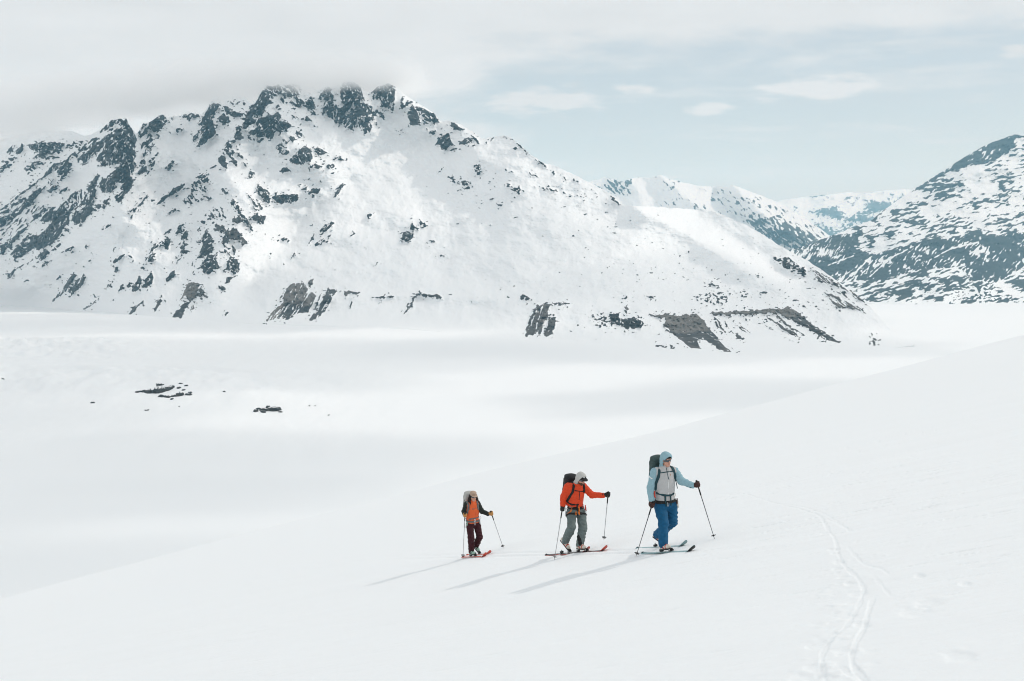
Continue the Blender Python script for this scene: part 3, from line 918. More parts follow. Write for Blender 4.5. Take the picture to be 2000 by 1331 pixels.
def relief(name, label, mask, top, bottom, depth_top, depth_bot, nx, ny, px0, px1, mat, rough, proud, ridges=(), jag=0.0, power=1.25, idents=None, back=900.0, foot=None, swell=0.0, tune=None):
    """a mountain side: real surface between its foot on the valley floor and its crest, with the far side behind it"""
    cols = np.linspace(px0, px1, nx)
    tp = interp(top, cols) + jag * fbm(cols / 14, cols * 0 + 3.3, 5, 71)
    bt = np.maximum(interp(bottom, cols), tp + 0.5)
    t = np.linspace(0, 1, ny) ** 0.92
    T = np.repeat(t[:, None], nx, 1)
    PX = np.repeat(cols[None, :], ny, 0)
    PY = bt[None, :] + (tp - bt)[None, :] * T
    Db = depth_bot(cols, bt) if callable(depth_bot) else interp(depth_bot, cols)
    Dt = np.maximum(interp(depth_top, cols), Db + 30)
    sm = lambda v, r: blur(np.repeat(v[None, :], 3, 0), r, 3)[1]
    r_ = max(int(26 * nx / (px1 - px0)), 2)
    tps, Dts, Db = sm(tp, r_), sm(Dt, r_), sm(Db, 2 * r_)
    T2_ = np.clip((bt[None, :] - PY) / np.maximum(bt - tps, 4.0)[None, :], 0, 1.6)
    D = Db[None, :] + (Dts - Db)[None, :] * T2_ ** power
    hide = sstep(0, 0.12, T)
    a, b = ray(PX, PY)
    Df = np.where(b < -0.01, (VALLEY - 0.06 * np.clip(D - 3500, 0, 4500) - 2.5 + 45 * T * np.clip((bt - tp)[None, :] / 150, 0, 1)) / np.minimum(b, -0.01), 1e9)
    R = mask.sample(mask.rock, PX, PY); S = mask.sample(mask.soft, PX, PY)
    BR = mask.sample(mask.brown, PX, PY)
    # relief in metres along the line of sight; scaled with the distance
    k = D / 4500.0
    n = rough * (60 * fbm(PX / 150, PY / 90, 3, 81) + 20 * fbm(PX / 42, PY / 30, 4, 83) + 5 * fbm(PX / 12, PY / 9, 3, 85))
    rk = ridged(PX / 22 + PY / 60, PY / 16, 4, 91)
    n = n + swell * fbm(PX / 260, PY / 130, 2, 95)
    n = n - proud * S * (1.0 + 1.6 * rk) - proud * 0.9 * R * fbm(PX / 6, PY / 6, 3, 97)
    if ridges:
        gx = np.arange(px0 - 8, px1 + 9, 4.0); gy = np.arange(tp.min() - 8, bt.max() + 9, 4.0)
        QX, QY = np.meshgrid(gx, gy)
        GR = gauss_ridges(QX, QY, ridges)
        fx = (PX - gx[0]) / 4; fy = (PY - gy[0]) / 4
        i = np.clip(fx.astype(int), 0, len(gx) - 2); j = np.clip(fy.astype(int), 0, len(gy) - 2); fx = fx - i; fy = fy - j
        n = n + (GR[j, i] * (1 - fx) + GR[j, i + 1] * fx) * (1 - fy) + (GR[j + 1, i] * (1 - fx) + GR[j + 1, i + 1] * fx) * fy
    if tune is not None: n = n + tune(PX, PY)
    D = D + n * k * hide
    D = np.minimum(D, Df)
    V = np.stack([a * D, D, b * D], -1)
    V[0, :, 2] -= 25.0                                   # tuck the foot under the floor
    rows = [V]
    crest = V[-1]
    for q, (dy, dz) in enumerate(((0.06, 0.03), (0.22, 0.18), (0.5, 0.5), (1.0, 1.02))):
        c = crest.copy(); hgt = np.maximum(crest[:, 2] - VALLEY, 10)
        bk = dy * back * np.clip(hgt / 300, 0.05, 1); c[:, 0] *= 1 + bk / crest[:, 1]; c[:, 1] += bk; c[:, 2] -= dz * hgt
        rows.append(c[None])
    V = np.concatenate(rows, 0)
    z4 = np.zeros((4, nx))
    top_r = R[-1:]
    R = np.concatenate([R, np.repeat(top_r, 4, 0)]); BR = np.concatenate([BR, z4])
    nr = ny + 4
    Fc = grid_faces(nr, nx)
    V = V.reshape(-1, 3)
    attrs = {'rock': R.ravel(), 'brown': BR.ravel()}
    fid = np.zeros(len(Fc), int)
    if idents:
        I = mask.sample(mask.ident, PX, PY); I = np.concatenate([I, np.zeros((4, nx), I.dtype)]).ravel()
        rv = attrs['rock'][Fc].mean(1)
        fid = np.where(rv > 0.45, I[Fc[:, 0]], 0)
    root = link(name, submesh(name, V, Fc, fid == 0, mat, attrs), kind='structure', label=label)
    for key, nm, lab in (idents or ()):
        me = submesh(nm, V, Fc, fid == key, mat, attrs)
        if me is not None and len(me.polygons) > 6:
            link(nm, me, parent=root, label=lab)
    return root

def floor_depth(cols, py):
    a, b = ray(cols, py)
    y = VALLEY / b
    y2 = (VALLEY + 0.06 * 3500) / np.minimum(b + 0.06, -1e-4)
    y3 = (VALLEY - 0.06 * 4500) / b
    return np.where(y < 3500, y, np.where(y2 < 8000, y2, y3))

# --- the big massif
def massif():
    M = Mask(-320, 1900, 140, 720, 1)
    idents = []
    key = 0
    for row in TRACE:
        tile, dens, ang, pts = row[:4]
        brown = row[4] if len(row) > 4 else 0.0
        x = [p[0] / tile[2] for p in pts]; y = [p[1] / tile[2] for p in pts]
        area = abs(sum(x[i] * y[i - 1] - x[i - 1] * y[i] for i in range(len(x)))) / 2
        k = 0
        if dens >= 0.7 and area > 130:
            key += 1; k = key
            idents.append((k, 'scree_bank' if brown > 0 else 'rock_face', None))
        M.poly(tile, dens, ang, pts, brown, k)
    M.dens = np.where(M.dens > 0.3, M.dens + 0.07, M.dens)
    for tile, w, pts in CHUTES: M.chute(tile, pts, w)
    # scattered boulders that poke out of the snow
    sp = np.maximum(fbm(M.PX / 9, M.PY / 4.5, 3, 55), fbm(M.PX / 14 + 9, M.PY / 6, 3, 57))
    sp = (sp - sp.mean()) / sp.std()
    zone = np.zeros(M.PX.shape)
    for (cx, cy, rx, ry, wgt) in ((930, 390, 110, 40, .5), (1090, 370, 120, 50, .55), (1180, 430, 140, 40, .5), (1320, 520, 150, 60, .62), (1450, 560, 140, 50, .72),
                                  (1580, 580, 90, 40, .8), (1240, 600, 130, 40, .6), (1020, 560, 160, 40, .35), (560, 330, 120, 70, .5), (330, 450, 160, 90, .45),
                                  (120, 520, 130, 50, .4), (740, 470, 140, 60, .3), (60, 330, 120, 60, .5), (1560, 560, 40, 25, .9), (1480, 600, 120, 22, .6), (1150, 640, 80, 30, .5)):
        zone = np.maximum(zone, wgt * np.exp(-((M.PX - cx) / rx) ** 2 - ((M.PY - cy) / ry) ** 2))
    lo = M.dens < 0.05
    M.finish(size=0.8, halo=0.6, amp=0.27, sharp=6.0)
    M.rock = np.maximum(M.rock, np.where(lo, np.clip((sp - 2.55 + zone * 1.25) * 2.2, 0, 1) * (zone > .08), 0))
    top = [(-400, 345), (-260, 318), (-120, 296), (0, 274), (40, 262), (90, 254), (140, 256), (165, 266), (180, 262), (195, 254), (206, 245), (218, 236), (232, 232), (247, 233), (250, 240), (258, 251), (266, 262), (271, 256),
           (280, 240), (289, 241), (297, 236), (310, 226), (319, 223), (325, 231), (334, 229), (354, 226), (364, 220), (385, 222), (391, 226), (400, 219), (406, 209), (411, 201), (418, 190), (432, 184), (450, 186), (478, 190), (486, 200),
           (492, 204), (502, 195), (508, 181), (520, 168), (532, 170), (545, 164), (558, 168), (572, 163), (586, 168), (600, 166), (616, 173), (626, 174), (640, 167), (655, 170), (672, 160), (686, 158), (700, 166), (716, 178), (724, 182), (737, 170), (758, 163), (774, 170), (788, 183), (808, 197),
           (828, 209), (848, 222), (858, 235), (870, 236), (889, 239), (912, 251), (938, 268), (944, 272), (952, 269), (966, 268), (984, 265), (998, 268), (1015, 283), (1036, 302), (1061, 319), (1082, 323), (1114, 338), (1156, 359), (1190, 377),
           (1217, 401), (1240, 402), (1334, 408), (1388, 412), (1415, 421), (1460, 441), (1505, 468), (1532, 486), (1577, 509), (1617, 536), (1662, 567), (1700, 600), (1735, 640), (1765, 664), (1790, 672)]
    bottom = [(-400, 596), (0, 596), (200, 610), (400, 632), (600, 638), (800, 645), (1000, 664), (1200, 684), (1300, 692), (1450, 700), (1600, 696), (1700, 686), (1790, 674)]
    dtop = [(-400, 5200), (100, 5600), (170, 5300), (235, 4900), (300, 5300), (420, 5500), (520, 5500), (600, 5650), (690, 5700), (760, 5800), (850, 5600), (935, 5250), (985, 5050), (1061, 4850), (1215, 4400), (1240, 4350),
            (1334, 4700), (1415, 4600), (1505, 4300), (1617, 3700), (1700, 3250), (1765, 2900), (1800, 2700)]
    ridges = [([(235, 235), (250, 300), (225, 400), (150, 470), (60, 540)], -190, 45), ([(120, 330), (0, 420)], -90, 40), ([(275, 300), (350, 420), (380, 480)], 110, 50),
              ([(515, 185), (470, 270), (440, 330), (480, 400), (430, 470), (420, 560)], -230, 45), ([(415, 205), (400, 260), (385, 290)], -90, 26), ([(319, 226), (300, 300), (275, 360)], -80, 22),
              ([(550, 230), (590, 310), (640, 340)], -150, 36), ([(680, 170), (720, 250)], -150, 34), ([(770, 185), (815, 240)], -140, 30), ([(570, 470), (600, 420), (680, 360)], 150, 40),
              ([(720, 300), (820, 320)], 120, 70), ([(985, 268), (900, 320), (850, 350), (760, 440), (640, 520)], -45, 80), ([(880, 265), (930, 290)], -110, 26), ([(480, 560), (540, 500), (560, 440)], 170, 40),
              ([(985, 268), (1060, 400), (1100, 560)], -130, 110), ([(1240, 405), (1330, 452), (1430, 512), (1530, 566)], -190, 26), ([(1360, 420), (1450, 480), (1560, 560)], 120, 28),
              ([(520, 590), (820, 575), (1090, 595), (1300, 610), (1560, 602)], -60, 16)]
    mat = mountain_mat('massif_surface', (0.014, 0.018, 0.020), (0.075, 0.078, 0.080), (0.15, 0.14, 0.128), (0.32, 0.295, 0.27), 0.014, fleck=0.05)
    return relief('mountain', 'big snowy massif with dark rock faces, its summits in cloud', M, top, bottom, dtop, floor_depth, 1600, 420, -330, 1785, mat, 1.1, 26.0, ridges, jag=1.6, power=0.8, idents=idents, swell=30)
massif()

# --- the dark forested mountain on the right with the low knolls at its foot
def right_mountain():
    M = Mask(1480, 2420, 240, 620, 3)
    o = (0, 0, 1)
    M.poly(o, 0.33, 6, [(1480, 600), (1530, 470), (1640, 440), (1780, 365), (1990, 255), (2420, 330), (2420, 620)])
    M.poly(o, 0.46, 6, [(1500, 560), (1560, 480), (1700, 440), (1800, 420), (2000, 430), (2420, 430), (2420, 480), (1700, 500)])
    M.poly(T9, 0.78, 1, [(1500, 330), (1700, 195), (1830, 115), (1960, 70), (2010, 75), (1960, 100), (1930, 150), (1860, 190), (1750, 215), (1650, 245), (1560, 310)])
    M.poly(T9, 0.72, 1, [(1000, 590), (1200, 555), (1350, 590), (1600, 530), (1800, 515), (2000, 500), (2900, 500), (2900, 650), (2000, 650), (1860, 725), (1700, 650), (1560, 660), (1400, 695), (1200, 715), (1060, 650)])
    M.poly(T9, 0.66, 3, [(940, 560), (1100, 520), (1300, 500), (1250, 570), (1050, 640)])
    M.poly(T9, 0.5, 6, [(1230, 720), (1560, 665), (1700, 655), (1860, 730), (2000, 700), (2900, 700), (2900, 805), (1300, 805)])
    M.poly(T9, 0.05, 0, [(1680, 735), (1850, 730), (1880, 790), (1690, 790)])
    M.dens[M.PY > 230 + 800 / 2.222] *= .3
    for pts in ([(1250, 690), (1340, 600), (1400, 560)], [(1330, 690), (1420, 610), (1520, 560)], [(1590, 620), (1680, 570), (1800, 540)], [(1820, 640), (1850, 560)], [(1150, 640), (1260, 600)], [(1700, 650), (1740, 600)]):
        M.chute(T9, pts, 1.1)
    M.finish(size=0.75, amp=0.22, sharp=1.9, broad=0.15)
    top = [(1480, 520), (1530, 492), (1580, 478), (1631, 458), (1703, 430), (1730, 408), (1784, 370), (1842, 334), (1890, 303), (1923, 285), (1950, 274), (1982, 263), (2000, 266), (2060, 290), (2160, 320), (2420, 400)]
    bottom = [(1480, 592), (1690, 592), (1720, 597), (1760, 594), (1800, 599), (1840, 592), (1880, 597), (1920, 590), (1960, 596), (2010, 590), (2420, 592)]
    dtop = [(1480, 8600), (1600, 10000), (1780, 11500), (1990, 12500), (2420, 13000)]
    ridges = [([(1990, 270), (1880, 350), (1780, 430), (1650, 490)], -200, 50), ([(1800, 540), (1850, 575), (1990, 580)], -120, 22), ([(1690, 555), (1760, 560)], -60, 14)]
    mat = mountain_mat('forested_surface', (0.010, 0.018, 0.018), (0.035, 0.044, 0.042), (0.1, 0.1, 0.1), (0.2, 0.2, 0.2), 0.006)
    return relief('mountain', 'dark forested snowy mountain at the right edge beyond the valley', M, top, bottom, dtop, floor_depth, 600, 250, 1490, 2400, mat, 1.0, 16.0, ridges, jag=1.6, power=0.85, back=2500, swell=40)
right_mountain()

def mid_range():
    M = Mask(1090, 1720, 320, 540, 5)
    o = (0, 0, 1)
    M.poly(o, 0.14, 2, [(1090, 540), (1090, 335), (1720, 335), (1720, 540)])
    M.poly(o, 0.42, 2, [(1150, 365), (1190, 345), (1235, 350), (1230, 385), (1180, 372)])
    M.poly(o, 0.3, 2, [(1380, 385), (1480, 385), (1640, 470), (1660, 520), (1500, 520), (1470, 440)])
    M.poly(o, 0.66, 2, [(1460, 430), (1520, 420), (1600, 465), (1620, 500), (1520, 505)])
    M.finish(size=0.8, amp=0.20, sharp=1.4, broad=0.08)
    top = [(1090, 372), (1130, 362), (1165, 351), (1182, 346), (1200, 352), (1217, 355), (1235, 348), (1250, 346), (1272, 348), (1288, 342), (1310, 350), (1335, 357), (1362, 363), (1395, 364), (1432, 362), (1470, 376), (1500, 388), (1520, 396),
           (1545, 411), (1580, 432), (1620, 460), (1660, 486), (1720, 504)]
    bottom = [(1090, 535), (1720, 535)]
    dtop = [(1090, 16500), (1300, 16000), (1500, 14500), (1620, 13500), (1720, 13000)]
    ridges = [([(1235, 350), (1262, 420)], -90, 22), ([(1290, 345), (1380, 420), (1480, 480)], -200, 22), ([(1432, 364), (1500, 430), (1590, 480)], -200, 22), ([(1400, 380), (1450, 440)], 160, 18)]
    mat = mountain_mat('range_surface', (0.035, 0.042, 0.045), (0.07, 0.075, 0.075), (0.1, 0.1, 0.1), (0.2, 0.2, 0.2), 0.005)
    return relief('mountain', 'white snowy range behind the massif, right of its long shoulder', M, top, bottom, dtop, floor_depth, 380, 120, 1100, 1710, mat, 1.2, 22.0, ridges, jag=1.4, power=1.0, back=1500, swell=40)
mid_range()

def far_range():
    M = Mask(1380, 1960, 350, 480, 8)
    o = (0, 0, 1)
    M.poly(o, 0.30, 2, [(1380, 480), (1380, 355), (1960, 355), (1960, 480)])
    M.poly(o, 0.46, 0, [(1500, 430), (1560, 400), (1640, 402), (1660, 425), (1690, 400), (1760, 405), (1960, 400), (1960, 470), (1500, 470)])
    M.finish(size=0.6, amp=0.16, sharp=1.4, broad=0.16)
    top = [(1380, 410), (1460, 400), (1525, 392), (1570, 385), (1620, 380), (1650, 376), (1690, 377), (1735, 372), (1770, 370), (1800, 374), (1960, 390)]
    bottom = [(1380, 484), (1960, 484)]
    mat = MATS['range_surface']
    return relief('mountain', 'farthest hazy blue range low on the horizon', M, top, bottom, [(1380, 27000), (1960, 27000)], floor_depth, 240, 60, 1390, 1950, mat, 1.0, 20.0, (), jag=1.2, power=1.0, back=3000, swell=40)
far_range()
# ------------------------------------------------------------------ air
def box_mesh(name, lo, hi):
    (x0, y0, z0), (x1, y1, z1) = lo, hi
    V = [(x0, y0, z0), (x1, y0, z0), (x1, y1, z0), (x0, y1, z0), (x0, y0, z1), (x1, y0, z1), (x1, y1, z1), (x0, y1, z1)]
    Fq = [(0, 3, 2, 1), (4, 5, 6, 7), (0, 1, 5, 4), (1, 2, 6, 5), (2, 3, 7, 6), (3, 0, 4, 7)]
    return mesh_np(name, V, Fq, smooth=False)
def volume_mat(name, color, density, aniso=0.1):
    m = bpy.data.materials.new(name); m.use_nodes = True
    N, L = m.node_tree.nodes, m.node_tree.links
    N.clear()
    out = N.new('ShaderNodeOutputMaterial')
    v = N.new('ShaderNodeVolumePrincipled')
    v.inputs['Color'].default_value = (*color, 1)
    v.inputs['Density'].default_value = density
    v.inputs['Anisotropy'].default_value = aniso
    L.new(v.outputs[0], out.inputs['Volume'])
    return m, N, L, v
def build_haze():
    m, N, L, v = volume_mat('haze_air', (0.42, 0.79, 1.0), HAZE)
    v.inputs['Absorption Color'].default_value = (1, 1, 1, 1)
    me = box_mesh('haze', (-30000, -3000, -2500), (30000, 42000, 1700)); me.materials.append(m)
    link('haze', me, kind='stuff')
HAZE = 3.1e-5
build_haze()

def build_summit_cloud():
    """the cloud the summits stand in: ragged sloping base, density fading in over some tens of metres"""
    m, N, L, v = volume_mat('summit_cloud_vapour', (0.997, 0.998, 0.999), 0.0, 0.0)
    geo = N.new('ShaderNodeNewGeometry')
    sep = N.new('ShaderNodeSeparateXYZ'); L.new(geo.outputs['Position'], sep.inputs[0])
    def mt(op, a, b=None, c=None):
        n = N.new('ShaderNodeMath'); n.operation = op
        for i, q in enumerate((a, b, c)):
            if q is None: continue
            if isinstance(q, (int, float)): n.inputs[i].default_value = q
            else: L.new(q, n.inputs[i])
        return n.outputs[0]
    def mr(x, a, b, c=0.0, d=1.0):
        n = N.new('ShaderNodeMapRange'); n.interpolation_type = 'SMOOTHSTEP'
        L.new(x, n.inputs[0]); n.inputs[1].default_value = a; n.inputs[2].default_value = b; n.inputs[3].default_value = c; n.inputs[4].default_value = d
        return n.outputs[0]
    ns = N.new('ShaderNodeTexNoise'); ns.inputs['Scale'].default_value = 1 / 260.0; ns.inputs['Detail'].default_value = 4; ns.inputs['Roughness'].default_value = 0.6
    L.new(geo.outputs['Position'], ns.inputs['Vector'])
    over = mt('SUBTRACT', sep.outputs[2], mt('MINIMUM', mt('MULTIPLY_ADD', sep.outputs[0], 0.065, 640.0), mt('MULTIPLY_ADD', sep.outputs[0], 0.151, 730.0)))
    over = mt('MULTIPLY_ADD', mt('SUBTRACT', ns.outputs['Fac'], 0.5), 130.0, over)
    d = mt('MULTIPLY', mr(over, -8, 40), mr(over, 60, 200, 1.0, 0.0))
    d = mt('MULTIPLY', d, mr(mt('MULTIPLY_ADD', mt('SUBTRACT', ns.outputs['Fac'], 0.5), 500.0, sep.outputs[0]), -600, -430, 1.0, 0.0))
    L.new(mt('MULTIPLY', d, 0.0062), v.inputs['Density'])
    # lumpy slab along the summit ridge
    nu, nv = 48, 20
    V = []; Fq = []
    for i in range(nu + 1):
        s = i / nu; x = -4200 + 4700 * s; zb = min(640 + 0.065 * x, 730 + 0.151 * x)
        taper = math.sin(math.pi * min(max(s, 0.001), 0.999)) ** 0.4 if s > .5 else 1.0
        for j in range(nv):
            a = 2 * math.pi * j / nv
            ry = 520 * max(taper, .02); rz = 230 * max(taper, .02)
            V.append((x, max(5900 + 0.45 * x, 5050) + ry * math.cos(a), zb + 105 + rz * math.copysign(abs(math.sin(a)) ** 0.6, math.sin(a))))
    for i in range(nu):
        for j in range(nv):
            Fq.append((i * nv + j, i * nv + (j + 1) % nv, (i + 1) * nv + (j + 1) % nv, (i + 1) * nv + j))
    me = bpy.data.meshes.new('summit_cloud')
    me.from_pydata(V, [], Fq + [tuple(range(nv))[::-1], tuple(range(nu * nv, nu * nv + nv))])
    me.materials.append(m)
    o = link('summit_cloud', me, kind='stuff')
    return o
build_summit_cloud()

def build_drifting_clouds():
    """broken clouds above the valley, high over the picture's upper edge: they shade glacier and mountain and leave gaps of sun"""
    m, N, L, v = volume_mat('drifting_cloud_vapour', (0.997, 0.998, 0.999), 0.0040, 0.75)
    rr = random.Random(12)
    # (shaded ground point x, y, ground z, radius across, radius along, turn)
    spots = CLOUD_SPOTS
    for (gx, gy, gz, ra, rb, turn) in spots:
        h = 2300.0
        t = (h - gz) / SUN_DIR.z
        c = (gx + SUN_DIR.x * t, gy + SUN_DIR.y * t, h)
        nu, nv = 40, 18
        V = []; Fq = []
        sd = rr.random() * 50
        for j in range(nv + 1):
            ph = math.pi * j / nv - math.pi / 2
            for i in range(nu):
                a = 2 * math.pi * i / nu
                k = 1 + 0.30 * float(perlin(1.7 * math.cos(a) + sd, 1.7 * math.sin(a) + 0.8 * j / nv, 3)) + 0.14 * float(perlin(4.5 * math.cos(a) + sd, 4.5 * math.sin(a) + 2 * j / nv, 5))
                r = math.cos(ph) * k
                x, y = r * ra * math.cos(a), r * rb * math.sin(a)
                ct, st_ = math.cos(turn), math.sin(turn)
                V.append((x * ct - y * st_, x * st_ + y * ct, 95 * math.sin(ph) * (1.0 if ph > 0 else .6)))
        for j in range(nv):
            for i in range(nu):
                Fq.append((j * nu + i, j * nu + (i + 1) % nu, (j + 1) * nu + (i + 1) % nu, (j + 1) * nu + i))
        me = mesh_np('drifting_cloud', V, Fq, m)
        o = link('drifting_cloud', me, kind='stuff', group='broken clouds above the valley')
        o.location = c
CLOUD_SPOTS = [(-700, 2060, -300, 480, 210, 0), (-1300, 3150, -300, 850, 260, .1), (-420, 1190, -300, 330, 110, .2), (-470, 960, -300, 300, 130, .15), (-450, 1420, -300, 520, 190, .05), (-900, 1700, -300, 420, 240, -.1), (500, 1950, -300, 560, 190, .12), (-650, 2500, -300, 900, 420, .05),
               (450, 2750, -200, 800, 330, .05), (1300, 2350, -300, 420, 170, .2), (-1700, 3600, -100, 1100, 700, .1), (-300, 3700, -80, 700, 620, 0.0), (800, 3500, -50, 620, 520, -.3), (-1900, 4900, 250, 900, 650, 0)]
build_drifting_clouds()
# ------------------------------------------------------------------ soft modelling: distance fields turned into meshes
def _n(v): v = np.asarray(v, float); return v / np.linalg.norm(v)
def cap(a, b, ra, rb=None):
    a = np.asarray(a, float); b = np.asarray(b, float); rb = ra if rb is None else rb
    d = b - a; l2 = max(float(d @ d), 1e-12)
    def f(P):
        q = P - a
        t = np.clip((q @ d) / l2, 0, 1)
        return np.sqrt(((q - t[..., None] * d) ** 2).sum(-1)) - (ra + (rb - ra) * t)
    f.pts = [(a, ra), (b, rb)]
    return f
def ell(c, R, r):
    c = np.asarray(c, float); R = np.asarray(R, float); r = np.asarray(r, float)
    def f(P):
        q = (P - c) @ R.T / r
        k = np.sqrt((q * q).sum(-1))
        k2 = np.sqrt(((q / r) ** 2).sum(-1)) + 1e-9
        return k * (k - 1) / k2
    f.pts = [(c, float(r.max()))]
    return f
def rbox(c, R, h, rad):
    c = np.asarray(c, float); R = np.asarray(R, float); h = np.asarray(h, float) - rad
    def f(P):
        q = np.abs((P - c) @ R.T) - h
        return np.sqrt((np.maximum(q, 0) ** 2).sum(-1)) + np.minimum(q.max(-1), 0) - rad
    f.pts = [(c, float(np.linalg.norm(h)) + rad)]
    return f
def chain(pts, rs):
    rs = [rs] * len(pts) if isinstance(rs, (int, float)) else rs
    return uni([cap(pts[i], pts[i + 1], rs[i], rs[i + 1]) for i in range(len(pts) - 1)], 0.0)
def uni(fs, k=0.03):
    def f(P):
        r = fs[0](P)
        for g in fs[1:]:
            d = g(P)
            if k <= 0: r = np.minimum(r, d)
            else:
                h = np.maximum(k - np.abs(r - d), 0) / k
                r = np.minimum(r, d) - h * h * k * 0.25
        return r
    f.pts = [p for g in fs for p in getattr(g, 'pts', [])]
    return f
def sub(a, b, k=0.008):
    def f(P):
        x, y = a(P), -b(P)
        h = np.maximum(k - np.abs(x - y), 0) / k
        return np.maximum(x, y) + h * h * k * 0.25
    f.pts = a.pts
    return f
def both(a, b):
    f = lambda P: np.maximum(a(P), b(P))
    f.pts = getattr(b, 'pts', None) or a.pts
    return f
def off(a, d):
    f = lambda P: a(P) - d
    f.pts = [(c, r + d) for c, r in a.pts]
    return f
def half(c, n):
    c = np.asarray(c, float); n = _n(n)
    return lambda P: (P - c) @ n
def folds(a, amp, freq, seed=0, axis=None):
    """creases of cloth"""
    rg = np.random.RandomState(seed)
    K = rg.normal(size=(7, 3)) * freq
    if axis is not None:
        ax = _n(axis); K = K + ax * rg.choice([-1, 1], size=(7, 1)) * freq * 0.9
    ph = rg.uniform(0, 6.28, 7)
    W = rg.normal(size=(3, 3)) * freq * 0.35
    def f(P):
        q = P + 0.35 / freq * np.sin(P @ W.T + 1.3)
        s = 0
        for i in range(7): s = s + np.abs(np.sin(q @ K[i] + ph[i]))
        return a(P) + amp * (s - 4.4) * 0.5
    f.pts = [(c, r + amp * 2) for c, r in a.pts]
    return f

def surface_nets(S, lo, h):
    neg = S < 0
    nx, ny, nz = S.shape
    c = [neg[i:nx - 1 + i, j:ny - 1 + j, k:nz - 1 + k] for i in (0, 1) for j in (0, 1) for k in (0, 1)]
    cnt = sum(x.astype(np.int8) for x in c)
    act = (cnt > 0) & (cnt < 8)
    ix = np.argwhere(act)
    if not len(ix): return None, None
    corner = np.array([(i, j, k) for i in (0, 1) for j in (0, 1) for k in (0, 1)])
    vals = np.stack([S[ix[:, 0] + o[0], ix[:, 1] + o[1], ix[:, 2] + o[2]] for o in corner], 1)
    acc = np.zeros((len(ix), 3)); num = np.zeros(len(ix))
    for a in range(8):
        for b in range(a + 1, 8):
            if abs(corner[a] - corner[b]).sum() != 1: continue
            va, vb = vals[:, a], vals[:, b]
            m = (va < 0) != (vb < 0)
            t = np.where(m, va / np.where(m, va - vb, 1), 0)
            acc += np.where(m[:, None], corner[a] + t[:, None] * (corner[b] - corner[a]), 0); num += m
    V = lo + (ix + acc / num[:, None]) * h
    idx = -np.ones(act.shape, np.int64); idx[act] = np.arange(len(ix))
    Fs = []
    for ax in range(3):
        u, v = [(1, 2), (2, 0), (0, 1)][ax]
        sl0 = [slice(1, -1)] * 3; sl1 = [slice(1, -1)] * 3
        sl0[ax] = slice(0, -1); sl1[ax] = slice(1, None)
        e = np.argwhere(neg[tuple(sl0)] != neg[tuple(sl1)])
        if not len(e): continue
        e[:, u] += 1; e[:, v] += 1
        flip = neg[e[:, 0], e[:, 1], e[:, 2]]
        q = []
        for du, dv in ((-1, -1), (0, -1), (0, 0), (-1, 0)):
            g = e.copy(); g[:, u] += du; g[:, v] += dv
            q.append(idx[g[:, 0], g[:, 1], g[:, 2]])
        q = np.stack(q, 1)
        q = np.where(flip[:, None], q, q[:, ::-1])
        Fs.append(q[(q >= 0).all(1)])
    return V, np.concatenate(Fs)
def sdf_mesh(name, f, h, mat, pts=None):
    pts = pts or f.pts
    lo = np.min([c - r for c, r in pts], 0) - 3 * h; hi = np.max([c + r for c, r in pts], 0) + 3 * h
    n = np.ceil((hi - lo) / h).astype(int) + 1
    ax = [lo[i] + h * np.arange(n[i]) for i in range(3)]
    # coarse pass first, then only the points near the surface
    q = 6
    cax = [lo[i] + h * (q * np.arange(n[i] // q + 1) + (q - 1) / 2) for i in range(3)]
    Cs = f(np.stack(np.meshgrid(*cax, indexing='ij'), -1))
    S = np.repeat(np.repeat(np.repeat(Cs, q, 0), q, 1), q, 2)[:n[0], :n[1], :n[2]].copy()
    near = np.abs(S) < h * q * 1.9
    ii = np.argwhere(near)
    for i0 in range(0, len(ii), 400000):
        b = ii[i0:i0 + 400000]
        S[b[:, 0], b[:, 1], b[:, 2]] = f(lo + b * h)
    V, Fq = surface_nets(S, lo, h)
    if V is None: return None
    return V, Fq
def part(name, f, h, mat, root, pts=None, label=None):
    r = sdf_mesh(name, f, h, mat, pts)
    if r is None: print('EMPTY', name); return None
    V, Fq = r
    base = np.array(root.location) if root is not None else np.zeros(3)
    if root is not None and root.parent is not None: base = base + np.array(root.parent.location)
    me = mesh_np(name, V - base, Fq, mat)
    o = link(name, me, label=label)
    if root is not None:
        o.parent = root
    return o
def march(f, px, py, y0, span=1.2):
    """first point of a field on the sight line of a pixel, near depth y0"""
    a, b = ray(px, py)
    d = np.array([float(a), 1.0, float(b)])
    Y = y0 - span
    L = np.linalg.norm(d)
    for _ in range(90):
        s = float(f((d * Y)[None])[0])
        if s < 0.0015: return d * Y
        Y += max(s * 0.8, 0.0015) / L
        if Y > y0 + span: break
    return d * y0
def frame(fwd, up=(0, 0, 1)):
    """rows: right, forward, up"""
    f = _n(fwd); r = _n(np.cross(f, np.asarray(up, float))); u = np.cross(r, f)
    return np.stack([r, f, u])

